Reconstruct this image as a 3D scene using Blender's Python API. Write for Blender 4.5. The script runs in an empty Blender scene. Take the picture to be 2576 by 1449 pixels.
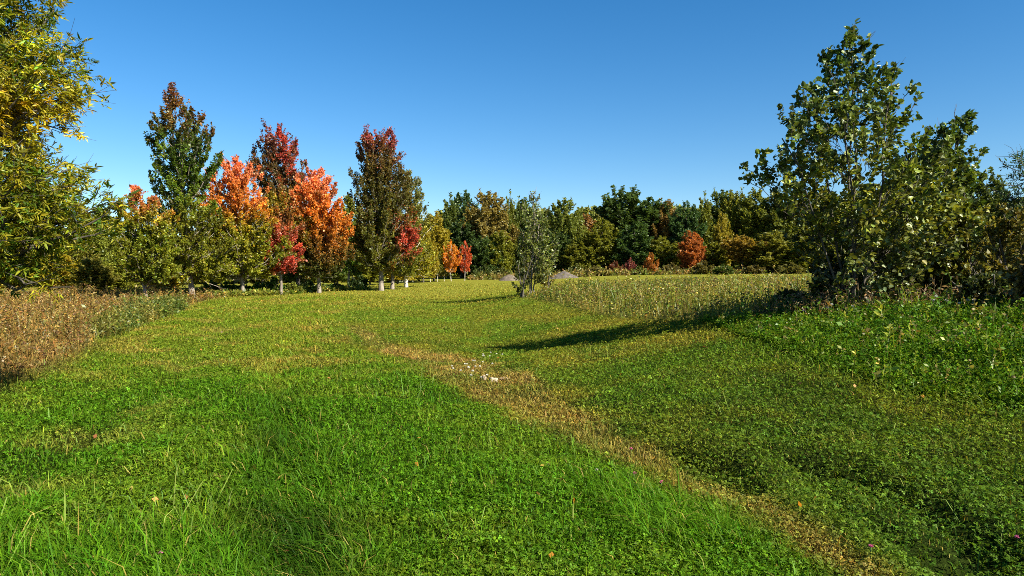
import bpy, math, random
import numpy as np
from mathutils import Vector

# ------------------------------------------------------------------ camera, sky, sun, exposure
sc = bpy.context.scene
COL = sc.collection
W, H, F, HV, EYE = 1024, 576, 710.0, 283.0, 1.6
K = 1024 / 2576.0                      # survey coordinates -> 1024 px picture
R = math.radians

cam_d = bpy.data.cameras.new("camera")
cam_d.sensor_width = 36.0
cam_d.lens = F / W * 36.0
cam_d.clip_start, cam_d.clip_end = 0.1, 3000
cam = bpy.data.objects.new("camera", cam_d)
COL.objects.link(cam)
cam.location = (0, 0, EYE)
cam.rotation_euler = (R(90) - math.atan((288 - HV) / F), 0, 0)
sc.camera = cam

SUN_EL, SUN_A = R(36), R(38)
world = bpy.data.worlds.new("World")
sc.world = world
world.use_nodes = True
wn = world.node_tree
for n in list(wn.nodes):
    wn.nodes.remove(n)
sky = wn.nodes.new("ShaderNodeTexSky")
sky.sky_type = 'NISHITA'
sky.sun_disc = False
sky.sun_elevation = SUN_EL
sky.sun_rotation = R(90) + SUN_A
sky.altitude = 200
sky.air_density = 1.0
sky.dust_density = 0.1
sky.ozone_density = 3.0
hsv = wn.nodes.new("ShaderNodeHueSaturation")
hsv.inputs['Saturation'].default_value = 1.35
bg = wn.nodes.new("ShaderNodeBackground")
bg.inputs['Strength'].default_value = 0.056
wo = wn.nodes.new("ShaderNodeOutputWorld")
wn.links.new(sky.outputs[0], hsv.inputs['Color'])
wn.links.new(hsv.outputs[0], bg.inputs['Color'])
wn.links.new(bg.outputs[0], wo.inputs['Surface'])

sun_d = bpy.data.lights.new("sun", 'SUN')
sun_d.energy = 5.0
sun_d.angle = R(0.5)
sun_d.color = (1.0, 0.93, 0.80)
sun = bpy.data.objects.new("sun", sun_d)
COL.objects.link(sun)
SUN = Vector((math.cos(SUN_EL) * math.cos(SUN_A), -math.cos(SUN_EL) * math.sin(SUN_A), math.sin(SUN_EL)))
sun.rotation_euler = SUN.to_track_quat('Z', 'Y').to_euler()
sun.location = SUN * 100

sc.view_settings.view_transform = 'Standard'
sc.view_settings.look = 'None'
sc.view_settings.exposure = 1.5
sc.view_settings.gamma = 1.0
cy = sc.cycles
cy.max_bounces = 6
cy.diffuse_bounces = 2
cy.glossy_bounces = 1
cy.transmission_bounces = 3
cy.transparent_max_bounces = 4
cy.use_denoising = False
sc.render.filter_size = 0.9
try:
    cy.pixel_filter_type = 'BLACKMAN_HARRIS'
    cy.filter_width = 0.9
except Exception:
    pass

# ------------------------------------------------------------------ helpers
rng = np.random.default_rng(11)


def hash2(ix, iy, seed):
    h = (ix.astype(np.int64) * 374761393 + iy.astype(np.int64) * 668265263 + seed * 1442695041) & 0x7fffffff
    h = ((h ^ (h >> 13)) * 1274126177) & 0x7fffffff
    h = (h ^ (h >> 16)) & 0xffff
    return h / 65535.0


def vnoise(x, y, seed=0):
    ix, iy = np.floor(x), np.floor(y)
    fx, fy = x - ix, y - iy
    fx, fy = fx * fx * (3 - 2 * fx), fy * fy * (3 - 2 * fy)
    a, b = hash2(ix, iy, seed), hash2(ix + 1, iy, seed)
    c, d = hash2(ix, iy + 1, seed), hash2(ix + 1, iy + 1, seed)
    return (a + (b - a) * fx) * (1 - fy) + (c + (d - c) * fx) * fy


def fbm(x, y, seed=0, octs=4):
    t, amp, tot = 0, 0.5, 0
    for o in range(octs):
        t = t + amp * vnoise(x * 2 ** o + 17.3 * o, y * 2 ** o - 9.1 * o, seed + o)
        tot += amp
        amp *= 0.5
    return t / tot


def smooth(a, b, x):
    t = np.clip((x - a) / (b - a), 0, 1)
    return t * t * (3 - 2 * t)


def tag(o, label=None, cat=None, group=None, kind=None):
    if label: o["label"] = label
    if cat: o["category"] = cat
    if group: o["group"] = group
    if kind: o["kind"] = kind
    return o


def empty(name, loc, label, cat, group=None):
    o = bpy.data.objects.new(name, None)
    COL.objects.link(o)
    o.location = loc
    o.empty_display_size = 0.2
    return tag(o, label, cat, group)


def mesh_data(name, V, loops, totals, col=None, mat=None, smooth_shade=False):
    V = np.asarray(V, np.float32).reshape(-1, 3)
    loops = np.asarray(loops, np.int32).ravel()
    totals = np.asarray(totals, np.int32).ravel()
    me = bpy.data.meshes.new(name)
    me.vertices.add(len(V))
    me.vertices.foreach_set("co", V.ravel())
    me.loops.add(len(loops))
    me.loops.foreach_set("vertex_index", loops)
    me.polygons.add(len(totals))
    starts = np.concatenate(([0], np.cumsum(totals)[:-1])).astype(np.int32)
    me.polygons.foreach_set("loop_start", starts)
    me.polygons.foreach_set("loop_total", totals)
    if smooth_shade:
        me.polygons.foreach_set("use_smooth", np.ones(len(totals), bool))
    me.update(calc_edges=True)
    if col is not None:
        at_ = me.color_attributes.new("col", 'FLOAT_COLOR', 'POINT')
        c4 = np.ones((len(V), 4), np.float32)
        c4[:, :3] = np.clip(col, 0, 1)
        at_.data.foreach_set("color", c4.ravel())
    if mat: me.materials.append(mat)
    return me


def link(name, me, parent=None):
    o = bpy.data.objects.new(name, me)
    COL.objects.link(o)
    if parent is not None: o.parent = parent
    return o


class Geo:
    """collects pieces of one mesh"""
    def __init__(self): self.V, self.L, self.T, self.C, self.n = [], [], [], [], 0

    def add(self, V, loops, totals, col):
        V = np.asarray(V, float).reshape(-1, 3)
        self.V.append(V)
        self.L.append(np.asarray(loops).ravel() + self.n)
        self.T.append(np.asarray(totals).ravel())
        col = np.asarray(col, float)
        self.C.append(np.broadcast_to(col, (len(V), 3)) if col.ndim == 1 else col)
        self.n += len(V)

    def tube(self, P, r, sides, col, cap=True):
        P = np.asarray(P, float)
        m = len(P)
        r = np.broadcast_to(np.asarray(r, float), (m,))
        T = np.gradient(P, axis=0)
        T /= np.linalg.norm(T, axis=1, keepdims=True) + 1e-9
        ref = np.where(np.abs(T[:, 2:3]) > 0.9, np.array([[1., 0, 0]]), np.array([[0, 0, 1.]]))
        A = np.cross(T, ref)
        A /= np.linalg.norm(A, axis=1, keepdims=True) + 1e-9
        B = np.cross(T, A)
        a = np.arange(sides) * 2 * np.pi / sides
        V = P[:, None] + r[:, None, None] * (np.cos(a)[None, :, None] * A[:, None] + np.sin(a)[None, :, None] * B[:, None])
        i = np.arange(m - 1)[:, None] * sides
        j = np.arange(sides)[None]
        q = np.stack([i + j, i + (j + 1) % sides, i + sides + (j + 1) % sides, i + sides + j], -1).reshape(-1, 4)
        loops, tot = q.ravel(), np.full(len(q), 4)
        if cap:
            loops = np.concatenate([loops, (m - 1) * sides + np.arange(sides)])
            tot = np.append(tot, sides)
        self.add(V.reshape(-1, 3), loops, tot, col)

    def lathe_blob(self, c, rx, ry, rz, col, nu=10, nv=6, rough=0.0, seed=0):
        th = np.linspace(0, np.pi, nv + 1)
        ph = np.arange(nu) * 2 * np.pi / nu
        x = np.sin(th)[:, None] * np.cos(ph); y = np.sin(th)[:, None] * np.sin(ph); z = np.cos(th)[:, None] * np.ones(nu)
        k = 1 + rough * (vnoise(x * 2 + seed, y * 2 + z * 1.7, seed) - 0.5) * 2
        V = np.stack([c[0] + rx * x * k, c[1] + ry * y * k, c[2] + rz * z * k], -1).reshape(-1, 3)
        i = np.arange(nv)[:, None] * nu; j = np.arange(nu)[None]
        q = np.stack([i + j, i + nu + j, i + nu + (j + 1) % nu, i + (j + 1) % nu], -1).reshape(-1, 4)
        self.add(V, q.ravel(), np.full(len(q), 4), col)

    def data(self, name, mat, smooth_shade=False):
        return mesh_data(name, np.concatenate(self.V), np.concatenate(self.L), np.concatenate(self.T),
                         np.concatenate(self.C), mat, smooth_shade)


# ------------------------------------------------------------------ materials
def leaf_mat(name, trans=0.46, gloss=0.025, rough=0.45, tint=(1.25, 1.15, 0.55)):
    m = bpy.data.materials.new(name)
    m.use_nodes = True
    nt = m.node_tree
    nt.nodes.clear()
    out = nt.nodes.new("ShaderNodeOutputMaterial")
    a = nt.nodes.new("ShaderNodeVertexColor"); a.layer_name = "col"
    oi = nt.nodes.new("ShaderNodeObjectInfo")
    mul = nt.nodes.new("ShaderNodeMix"); mul.data_type = 'RGBA'; mul.blend_type = 'MULTIPLY'; mul.inputs[0].default_value = 1
    nt.links.new(a.outputs[0], mul.inputs[6]); nt.links.new(oi.outputs['Color'], mul.inputs[7])
    mul2 = nt.nodes.new("ShaderNodeMix"); mul2.data_type = 'RGBA'; mul2.blend_type = 'MULTIPLY'; mul2.inputs[0].default_value = 1
    nt.links.new(mul.outputs[2], mul2.inputs[6]); mul2.inputs[7].default_value = (*tint, 1)
    d = nt.nodes.new("ShaderNodeBsdfDiffuse"); t = nt.nodes.new("ShaderNodeBsdfTranslucent")
    g = nt.nodes.new("ShaderNodeBsdfGlossy"); g.inputs['Roughness'].default_value = rough
    g.inputs['Color'].default_value = (0.8, 0.9, 0.7, 1)
    nt.links.new(mul.outputs[2], d.inputs[0]); nt.links.new(mul2.outputs[2], t.inputs[0])
    mx = nt.nodes.new("ShaderNodeMixShader"); mx.inputs[0].default_value = trans
    nt.links.new(d.outputs[0], mx.inputs[1]); nt.links.new(t.outputs[0], mx.inputs[2])
    mg = nt.nodes.new("ShaderNodeMixShader"); mg.inputs[0].default_value = gloss
    nt.links.new(mx.outputs[0], mg.inputs[1]); nt.links.new(g.outputs[0], mg.inputs[2])
    nt.links.new(mg.outputs[0], out.inputs['Surface'])
    return m


def bark_mat(name, c1, c2, scale=8, zs=0.25, bump=0.6):
    m = bpy.data.materials.new(name)
    m.use_nodes = True
    nt = m.node_tree
    b = nt.nodes["Principled BSDF"]
    b.inputs['Roughness'].default_value = 0.9
    tc = nt.nodes.new("ShaderNodeTexCoord"); mp = nt.nodes.new("ShaderNodeMapping")
    mp.inputs['Scale'].default_value = (scale, scale, scale * zs)
    nz = nt.nodes.new("ShaderNodeTexNoise"); nz.inputs['Scale'].default_value = 1.0; nz.inputs['Detail'].default_value = 6
    cr = nt.nodes.new("ShaderNodeValToRGB")
    cr.color_ramp.elements[0].position = 0.35; cr.color_ramp.elements[1].position = 0.65
    cr.color_ramp.elements[0].color = (*c1, 1); cr.color_ramp.elements[1].color = (*c2, 1)
    bp = nt.nodes.new("ShaderNodeBump"); bp.inputs['Strength'].default_value = bump; bp.inputs['Distance'].default_value = 0.03
    nt.links.new(tc.outputs['Object'], mp.inputs[0]); nt.links.new(mp.outputs[0], nz.inputs['Vector'])
    nt.links.new(nz.outputs[0], cr.inputs[0]); nt.links.new(cr.outputs[0], b.inputs['Base Color'])
    nt.links.new(nz.outputs[0], bp.inputs['Height']); nt.links.new(bp.outputs[0], b.inputs['Normal'])
    return m


def col_mat(name, rough=0.85, noise=0.0, nscale=30, bump=0.0):
    m = bpy.data.materials.new(name)
    m.use_nodes = True
    nt = m.node_tree
    b = nt.nodes["Principled BSDF"]
    b.inputs['Roughness'].default_value = rough
    b.inputs['Specular IOR Level'].default_value = 0.02
    a = nt.nodes.new("ShaderNodeVertexColor"); a.layer_name = "col"
    if noise > 0:
        tc = nt.nodes.new("ShaderNodeTexCoord")
        nz = nt.nodes.new("ShaderNodeTexNoise"); nz.inputs['Scale'].default_value = nscale; nz.inputs['Detail'].default_value = 7
        nz.inputs['Roughness'].default_value = 0.7
        mr = nt.nodes.new("ShaderNodeMapRange")
        mr.inputs['From Min'].default_value = 0.3; mr.inputs['From Max'].default_value = 0.7
        mr.inputs['To Min'].default_value = 1 - noise; mr.inputs['To Max'].default_value = 1 + noise
        mul = nt.nodes.new("ShaderNodeVectorMath"); mul.operation = 'SCALE'
        nt.links.new(tc.outputs['Object'], nz.inputs['Vector']); nt.links.new(nz.outputs[0], mr.inputs[0])
        nt.links.new(a.outputs[0], mul.inputs[0]); nt.links.new(mr.outputs[0], mul.inputs['Scale'])
        nt.links.new(mul.outputs[0], b.inputs['Base Color'])
        if bump > 0:
            bp = nt.nodes.new("ShaderNodeBump"); bp.inputs['Strength'].default_value = bump; bp.inputs['Distance'].default_value = 0.08
            nt.links.new(nz.outputs[0], bp.inputs['Height']); nt.links.new(bp.outputs[0], b.inputs['Normal'])
    else:
        nt.links.new(a.outputs[0], b.inputs['Base Color'])
    return m


M_LEAF = leaf_mat("autumn_leaf")
M_POP = leaf_mat("glossy_leaf", trans=0.32, gloss=0.035, rough=0.42)
M_GRASS = leaf_mat("grass_blade", trans=0.38, gloss=0.006, rough=0.5)
M_BARK = bark_mat("grey_bark", (0.085, 0.07, 0.052), (0.24, 0.205, 0.16))
M_DARKBARK = bark_mat("dark_bark", (0.035, 0.03, 0.022), (0.09, 0.075, 0.055))
M_BIRCH = bark_mat("pale_birch_bark", (0.30, 0.24, 0.18), (0.72, 0.68, 0.60), 5, 2.0)
M_GROUND = col_mat("soil_and_turf", 0.95, 0.45, 9.0, 0.9)
M_STONE = col_mat("pale_stone", 0.85, 0.3, 40, 0.5)
M_GRAVEL = col_mat("gravel", 0.95, 0.5, 3.5, 1.0)
M_STEM = leaf_mat("plant_stem", trans=0.15, gloss=0.04)

# ------------------------------------------------------------------ terrain
#   control points: survey pixel (u, v in the 1024 picture) with a distance
_cp = [(0, 576, 3.88), (250, 576, 3.85), (512, 576, 3.86), (760, 576, 3.95), (1024, 576, 3.95),
       (0, 470, 6.05), (250, 470, 6.0), (480, 470, 5.95), (680, 490, 5.9), (850, 500, 5.1), (1024, 480, 5.5),
       (100, 400, 9.7), (300, 400, 9.6), (420, 395, 9.9), (530, 415, 9.2), (450, 376, 11.9), (520, 372, 12.2),
       (330, 340, 18.8), (200, 345, 18.0), (100, 350, 16.5), (0, 390, 10.6), (50, 330, 21), (60, 315, 30), (150, 308, 34), (0, 310, 32),
       (481, 350, 19.8), (633, 332.5, 16.9), (550, 343, 18.4), (729, 317, 15.46), (400, 340, 19.5), (600, 360, 13.4), (600, 400, 9.9), (700, 400, 9.0), (700, 340, 13.8), (780, 326, 13.5),
       (847, 311, 14.0), (1000, 440, 6.6), (860, 400, 8.6), (1000, 380, 8.6), (900, 330, 12.0), (1020, 328, 10.8), (950, 309, 14.0), (1024, 308, 13.5),
       (397, 310, 30), (300, 304, 34), (200, 299, 40), (382, 289.5, 52), (300, 292, 50), (450, 300, 40), (530, 294.5, 33), (560, 305, 27), (480, 320, 26),
       (620, 317, 20.5), (720, 314, 17), (800, 312, 16.6), (640, 289, 40), (760, 285, 40), (700, 280, 62), (600, 284, 62), (520, 285, 70),
       (410, 281.5, 92), (480, 279.5, 95), (530, 278, 98), (640, 274, 102), (800, 271, 105), (960, 271, 90), (960, 292, 30),
       (100, 292, 60), (0, 290, 70), (250, 285, 80)]
_pts = [((u - 512) / F * d, d, EYE - (v - HV) / F * d) for u, v, d in _cp]
_pts += [(-350, 600, 8), (350, 600, 16), (0, 300, 7), (-100, 250, 4), (120, 220, 8), (-350, -30, 0), (350, -30, 4), (0, -30, 0), (-40, 5, 0), (30, 5, 1.0),
         (-200, 100, 2), (200, 100, 6), (0, 1, 0.0), (5, 1, 0.02), (-5, 1, 0)]
_pts = np.array(_pts)


def _warp(x, y):
    return np.stack([np.arcsinh(x / 8) * 8, np.arcsinh(y / 12) * 12], -1)


_Q = _warp(_pts[:, 0], _pts[:, 1])


def _kern(A, B):
    r2 = ((A[:, None] - B[None]) ** 2).sum(-1)
    return 0.5 * r2 * np.log(r2 + 1e-9)


_n = len(_Q)
_A = np.zeros((_n + 3, _n + 3))
_A[:_n, :_n] = _kern(_Q, _Q) + np.eye(_n) * 0.6
_A[:_n, _n] = 1; _A[:_n, _n + 1:] = _Q
_A[_n, :_n] = 1; _A[_n + 1:, :_n] = _Q.T
_sol = np.linalg.solve(_A, np.concatenate([_pts[:, 2], [0, 0, 0]]))


def base_z(x, y):
    x, y = np.atleast_1d(np.asarray(x, float)), np.atleast_1d(np.asarray(y, float))
    out = np.empty(len(x))
    for s in range(0, len(x), 40000):
        q = _warp(x[s:s + 40000], y[s:s + 40000])
        out[s:s + 40000] = _kern(q, _Q) @ _sol[:_n] + _sol[_n] + q @ _sol[_n + 1:]
    return out


def at(u, v, hmax=220.0):
    """point where the sight line of a survey pixel meets the smooth ground"""
    d = np.exp(np.linspace(np.log(1.5), np.log(hmax), 1500))
    z = EYE - (v - HV) / F * d
    g = base_z((u - 512) / F * d, d)
    k = np.nonzero(z <= g)[0]
    d = d[k[0]] if len(k) else hmax
    return np.array([(u - 512) / F * d, d])


def P2(pts):            # survey (2576 px) polygon -> ground plan
    return np.array([at(u * K, v * K) for u, v in pts])


# grid of base heights for quick lookup of many points
_gx = np.sinh(np.linspace(-4.6, 4.6, 420)) * 4.0
_gy = np.concatenate([-np.sinh(np.linspace(2.4, 0.05, 24)) * 5, np.sinh(np.linspace(0, 5.0, 420)) * 6.5])
_GX, _GY = np.meshgrid(_gx, _gy)
_GZ = base_z(_GX.ravel(), _GY.ravel()).reshape(_GX.shape)


def bilerp(x, y):
    i = np.clip(np.searchsorted(_gx, x) - 1, 0, len(_gx) - 2)
    j = np.clip(np.searchsorted(_gy, y) - 1, 0, len(_gy) - 2)
    fx = np.clip((x - _gx[i]) / (_gx[i + 1] - _gx[i]), 0, 1); fy = np.clip((y - _gy[j]) / (_gy[j + 1] - _gy[j]), 0, 1)
    return (_GZ[j, i] * (1 - fx) + _GZ[j, i + 1] * fx) * (1 - fy) + (_GZ[j + 1, i] * (1 - fx) + _GZ[j + 1, i + 1] * fx) * fy


def dist_line(x, y, L):
    best = np.full(len(x), 1e9)
    for a, b in zip(L[:-1], L[1:]):
        e = b - a
        t = np.clip(((x - a[0]) * e[0] + (y - a[1]) * e[1]) / (e @ e + 1e-9), 0, 1)
        best = np.minimum(best, np.hypot(x - a[0] - t * e[0], y - a[1] - t * e[1]))
    return best


def inside(x, y, P):
    c = np.zeros(len(x), bool)
    for a, b in zip(P, np.roll(P, -1, 0)):
        m = (a[1] > y) != (b[1] > y)
        if abs(b[1] - a[1]) > 1e-9:
            c ^= m & (x < (b[0] - a[0]) * (y - a[1]) / (b[1] - a[1]) + a[0])
    return c


def soft_in(x, y, P, w):
    d = dist_line(x, y, np.vstack([P, P[:1]]))
    s = np.where(inside(x, y, P), d, -d)
    return smooth(-w, w, s)


# plan outlines of the ground zones
Z_STRIP = P2([(-900, 1449), (-900, 1080), (0, 1000), (110, 955), (235, 890), (280, 845), (420, 795), (500, 760), (620, 752), (760, 748), (880, 742),
              (900, 760), (850, 790), (845, 830), (895, 868), (1000, 905), (1100, 962), (1190, 1006), (1300, 1060), (1420, 1108), (1560, 1186),
              (1700, 1256), (1850, 1326), (2050, 1440), (2400, 1700), (-900, 1700)])
Z_DITCH = P2([(865, 815), (875, 838), (925, 872), (1010, 905), (1100, 958), (1190, 1001), (1300, 1053), (1420, 1102), (1560, 1178), (1700, 1250),
              (1850, 1320), (2050, 1449), (2400, 1700), (2560, 1700), (2270, 1449), (2060, 1330), (1900, 1235), (1700, 1135), (1560, 1055), (1400, 985), (1340, 945), (1270, 915),
              (1150, 890), (1010, 872), (960, 850), (915, 820)])
Z_MEADOW = np.vstack([P2([(1310, 748), (1400, 765), (1500, 790), (1640, 806), (1800, 806), (1960, 800), (2090, 792)]),
                      [(15, 17), (24, 24), (26, 36), (18, 40), (10, 40), (4.5, 37), (1.2, 34)]])
Z_RIGHT = P2([(1760, 812), (1850, 842), (1960, 880), (2080, 925), (2200, 965), (2330, 995), (2576, 1035), (3000, 1120), (3100, 900), (2900, 790), (2576, 785), (2300, 780), (2000, 800)])
Z_BRUSH = np.vstack([P2([(-700, 1060), (0, 985), (90, 945), (215, 885), (265, 840), (400, 800), (490, 765)]), [(-17, 46), (-30, 46), (-45, 40), (-40, 15), (-20, 8)]])
TRACKS = [P2([(735, 1600), (742, 1300), (725, 1130), (700, 1010), (700, 930), (740, 850), (820, 790)]),
          P2([(-300, 1400), (60, 1210), (250, 1090), (380, 1000), (480, 900), (560, 830)]),
          ]
RUTS = [P2([(2120, 1190), (2280, 1250), (2420, 1330), (2600, 1440)]), P2([(1990, 1170), (2180, 1290), (2330, 1380), (2450, 1470)]),
        P2([(1700, 1140), (1800, 1180), (1900, 1240)]), P2([(2400, 1390), (2520, 1460)])]
MOWLINE = [P2([(1180, 762), (1260, 775), (1340, 800), (1430, 835)]), P2([(1760, 800), (1600, 792), (1480, 780), (1330, 755), (1200, 750), (1060, 748)])]


def micro_z(x, y):
    d = np.hypot(x, y)
    f = 1 / (1 + (d / 30) ** 2)
    z = f * 0.11 * (fbm(x * 0.9, y * 0.9, 3, 4) - 0.5) + f * 0.06 * (fbm(x * 4, y * 4, 9, 3) - 0.5)
    z = z + (d > 30) * 0.12 * (fbm(x * 0.15, y * 0.15, 5, 3) - 0.5)
    for T in TRACKS: z = z - 0.085 * np.exp(-(dist_line(x, y, T) / 0.24) ** 2)
    for T in RUTS: z = z - 0.13 * np.exp(-(dist_line(x + 0.25 * (fbm(x * 2, y * 2, 40, 2) - .5), y, T) / 0.20) ** 2)
    z = z - 0.05 * soft_in(x, y, Z_DITCH, 0.5)
    return z


def gz(x, y):
    x, y = np.atleast_1d(np.asarray(x, float)), np.atleast_1d(np.asarray(y, float))
    return bilerp(x, y) + micro_z(x, y)


def mixc(a, b, t):
    return a + (np.asarray(b, float) - a) * t[:, None]


def zones(x, y):
    """weights of the ground zones, edges roughened by noise"""
    wx = x + 0.5 * (fbm(x * 1.3, y * 1.3, 21, 3) - 0.5)
    wy = y + 0.7 * (fbm(x * 1.3, y * 1.3, 31, 3) - 0.5)
    dd = np.clip(np.hypot(x, y) / 12, 0.5, 3)
    strip = soft_in(wx, wy, Z_STRIP, 0.22)
    ditch = smooth(.45, .95, soft_in(wx, wy, Z_DITCH, 0.45)) * (.62 + .38 * smooth(.33, .55, fbm(x * .9 + 9, y * .9, 151, 3)))
    right = soft_in(wx, wy, Z_RIGHT, 0.9)
    brush = soft_in(wx, wy, Z_BRUSH, 0.5)
    meadow = soft_in(wx, wy, Z_MEADOW, 0.5)
    return strip, ditch, right, brush, meadow


def turf_colour(x, y, Zs=None):
    """plant colour over the ground (clover green, olive grass, dry straw ...), with painted track shade"""
    strip, ditch, right, brush, meadow = Zs if Zs is not None else zones(x, y)
    d = np.hypot(x, y)
    n1, n2, n3 = fbm(x * 0.35, y * 0.35, 51, 4), fbm(x * 1.1, y * 1.1, 61, 4), fbm(x * 4, y * 4, 71, 3)
    olive, yell, green, dark = np.array([.135, .155, .014]), np.array([.25, .205, .026]), np.array([.080, .160, .010]), np.array([.045, .095, .009])
    c = np.tile(olive, (len(x), 1))
    c = mixc(c, yell, smooth(.46, .66, n1) * .65)
    c = mixc(c, dark, smooth(.50, .66, n2) * .75 * smooth(30, 12, d))
    c = mixc(c, green, smooth(.5, .62, fbm(x * .5, y * .5, 81, 3)) * .6)
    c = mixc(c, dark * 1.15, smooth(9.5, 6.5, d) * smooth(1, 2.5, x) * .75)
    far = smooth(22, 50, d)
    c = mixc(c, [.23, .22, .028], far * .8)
    # fresh strip
    g = np.tile(np.array([.062, .150, .005]), (len(x), 1))
    g = mixc(g, [.115, .175, .010], smooth(.42, .66, n2) * .6)
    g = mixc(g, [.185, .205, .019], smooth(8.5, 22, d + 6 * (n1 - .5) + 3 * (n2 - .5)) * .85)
    g = mixc(g, [.11, .165, .010], smooth(.48, .62, fbm(x * .6 + 11, y * .6, 171, 4)) * smooth(12, 18, d) * .75)
    g = mixc(g, [.28, .19, .04], smooth(.55, .68, n2) * smooth(11, 16, d) * .55)
    g = mixc(g, [.20, .20, .03], np.exp(-(dist_line(x, y, TRACKS[1]) / .55) ** 2) * smooth(.42, .6, n2) * .7)
    for T, w_ in zip(TRACKS, (.42, .24)):  # shade of the matted grass along the wheel tracks, painted into the turf
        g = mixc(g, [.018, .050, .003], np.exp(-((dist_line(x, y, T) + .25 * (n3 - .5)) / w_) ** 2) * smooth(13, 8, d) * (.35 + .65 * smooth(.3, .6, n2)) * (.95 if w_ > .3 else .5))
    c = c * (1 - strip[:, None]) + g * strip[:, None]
    t = np.tile(np.array([.29, .185, .045]), (len(x), 1))
    t = mixc(t, [.13, .15, .02], smooth(.42, .64, n2) * .75)
    t = mixc(t, [.10, .055, .025], smooth(.58, .7, n3) * .6)
    t = mixc(t, [.115, .15, .012], smooth(8.5, 5.5, d) * smooth(.38, .56, n2 + .15 * (n3 - .5)) * .8)
    c = c * (1 - ditch[:, None]) + t * ditch[:, None]
    r = np.tile(np.array([.055, .125, .007]), (len(x), 1))
    r = mixc(r, [.10, .19, .018], smooth(.45, .65, n2) * .6)
    c = c * (1 - right[:, None]) + r * right[:, None]
    b = np.tile(np.array([.19, .12, .035]), (len(x), 1))
    c = c * (1 - brush[:, None]) + b * brush[:, None]
    m = np.tile(np.array([.14, .14, .025]), (len(x), 1))
    c = c * (1 - meadow[:, None]) + m * meadow[:, None]
    return c


gx = np.sinh(np.linspace(-5.2, 5.2, 520)) * 3.4
gy = np.concatenate([-np.sinh(np.linspace(2.6, 0.04, 30)) * 5, np.sinh(np.linspace(0, 5.4, 640)) * 4.6])
GX, GY = np.meshgrid(gx, gy)
fx, fy = GX.ravel(), GY.ravel()
fz = gz(fx, fy)
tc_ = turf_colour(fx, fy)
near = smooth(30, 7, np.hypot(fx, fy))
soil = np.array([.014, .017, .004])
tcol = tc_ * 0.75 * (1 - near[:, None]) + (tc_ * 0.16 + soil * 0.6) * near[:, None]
nx_, ny_ = len(gx), len(gy)
i = np.arange(ny_ - 1)[:, None] * nx_; j = np.arange(nx_ - 1)[None]
q = np.stack([i + j, i + j + 1, i + nx_ + j + 1, i + nx_ + j], -1).reshape(-1, 4)
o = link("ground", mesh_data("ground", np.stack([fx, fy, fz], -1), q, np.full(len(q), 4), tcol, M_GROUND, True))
tag(o, kind="structure")

# ------------------------------------------------------------------ grass, clover and weeds (stuff)
def scatter(n, d0, d1, half=0.82, power=0.0):
    """n plan points, density falling with the square of the distance from the standpoint"""
    u = rng.random(n)
    d = d0 * (d1 / d0) ** u
    a = (rng.random(n) * 2 - 1) * half
    return np.sin(a) * d / np.cos(a) * np.cos(a), np.cos(a) * d


def blades(x, y, h, w, lean, theta, col, z=None, tip=None, drop=0.25):
    n = len(x)
    if z is None: z = gz(x, y)
    P = np.stack([x, y, z - 0.01], -1)
    L = np.stack([np.cos(theta), np.sin(theta), np.zeros(n)], -1)
    phi = rng.random(n) * np.pi
    S = np.stack([np.cos(phi), np.sin(phi), np.zeros(n)], -1)
    up = np.array([0, 0, 1.])
    M = P + L * (lean * h * .35)[:, None] + up * (h * .62)[:, None]
    T = P + L * (lean * h)[:, None] + up * (h * (1 - drop * lean))[:, None]
    w2 = (w * .5)[:, None]
    V = np.stack([P - S * w2, P + S * w2, M + S * w2 * .8, M - S * w2 * .8, T], 1)
    k = np.arange(n)[:, None] * 5
    loops = np.concatenate([k + np.array([0, 1, 2, 3]), k + np.array([3, 2, 4])], 1)
    C = np.repeat(col[:, None], 5, 1)
    if tip is not None: C[:, 4] = tip; C[:, 2:4] = .5 * C[:, 2:4] + .5 * tip[:, None]
    return V.reshape(-1, 3), loops.ravel(), np.tile([4, 3], n), C.reshape(-1, 3)


def jitter_col(c, amt=.25, hue=.12):
    n = len(c)
    k = np.exp(rng.normal(0, amt, n))[:, None]
    h = np.stack([np.exp(rng.normal(0, hue, n)), np.ones(n), np.exp(rng.normal(0, hue, n))], -1)
    return c * k * h


# --- mown grass
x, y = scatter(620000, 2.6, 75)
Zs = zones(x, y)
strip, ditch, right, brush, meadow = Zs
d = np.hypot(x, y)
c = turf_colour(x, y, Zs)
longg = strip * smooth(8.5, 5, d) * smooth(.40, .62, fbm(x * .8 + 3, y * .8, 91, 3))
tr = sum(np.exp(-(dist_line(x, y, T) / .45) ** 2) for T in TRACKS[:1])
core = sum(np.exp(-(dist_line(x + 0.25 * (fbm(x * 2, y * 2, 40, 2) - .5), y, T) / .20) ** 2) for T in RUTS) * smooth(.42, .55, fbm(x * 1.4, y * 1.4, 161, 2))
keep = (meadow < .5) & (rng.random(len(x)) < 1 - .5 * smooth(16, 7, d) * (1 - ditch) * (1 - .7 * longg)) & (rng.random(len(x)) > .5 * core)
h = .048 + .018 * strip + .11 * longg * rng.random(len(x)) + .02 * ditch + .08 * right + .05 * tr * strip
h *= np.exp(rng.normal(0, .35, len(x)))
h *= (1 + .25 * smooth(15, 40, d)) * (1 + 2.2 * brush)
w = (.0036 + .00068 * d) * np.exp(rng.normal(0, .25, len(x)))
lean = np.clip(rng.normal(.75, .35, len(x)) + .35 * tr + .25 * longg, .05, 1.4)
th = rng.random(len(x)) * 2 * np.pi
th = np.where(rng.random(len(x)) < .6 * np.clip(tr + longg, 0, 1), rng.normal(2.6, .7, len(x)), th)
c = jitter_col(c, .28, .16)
dry = rng.random(len(x)) < (.035 + .20 * ditch + .04 * (1 - strip))
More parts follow.
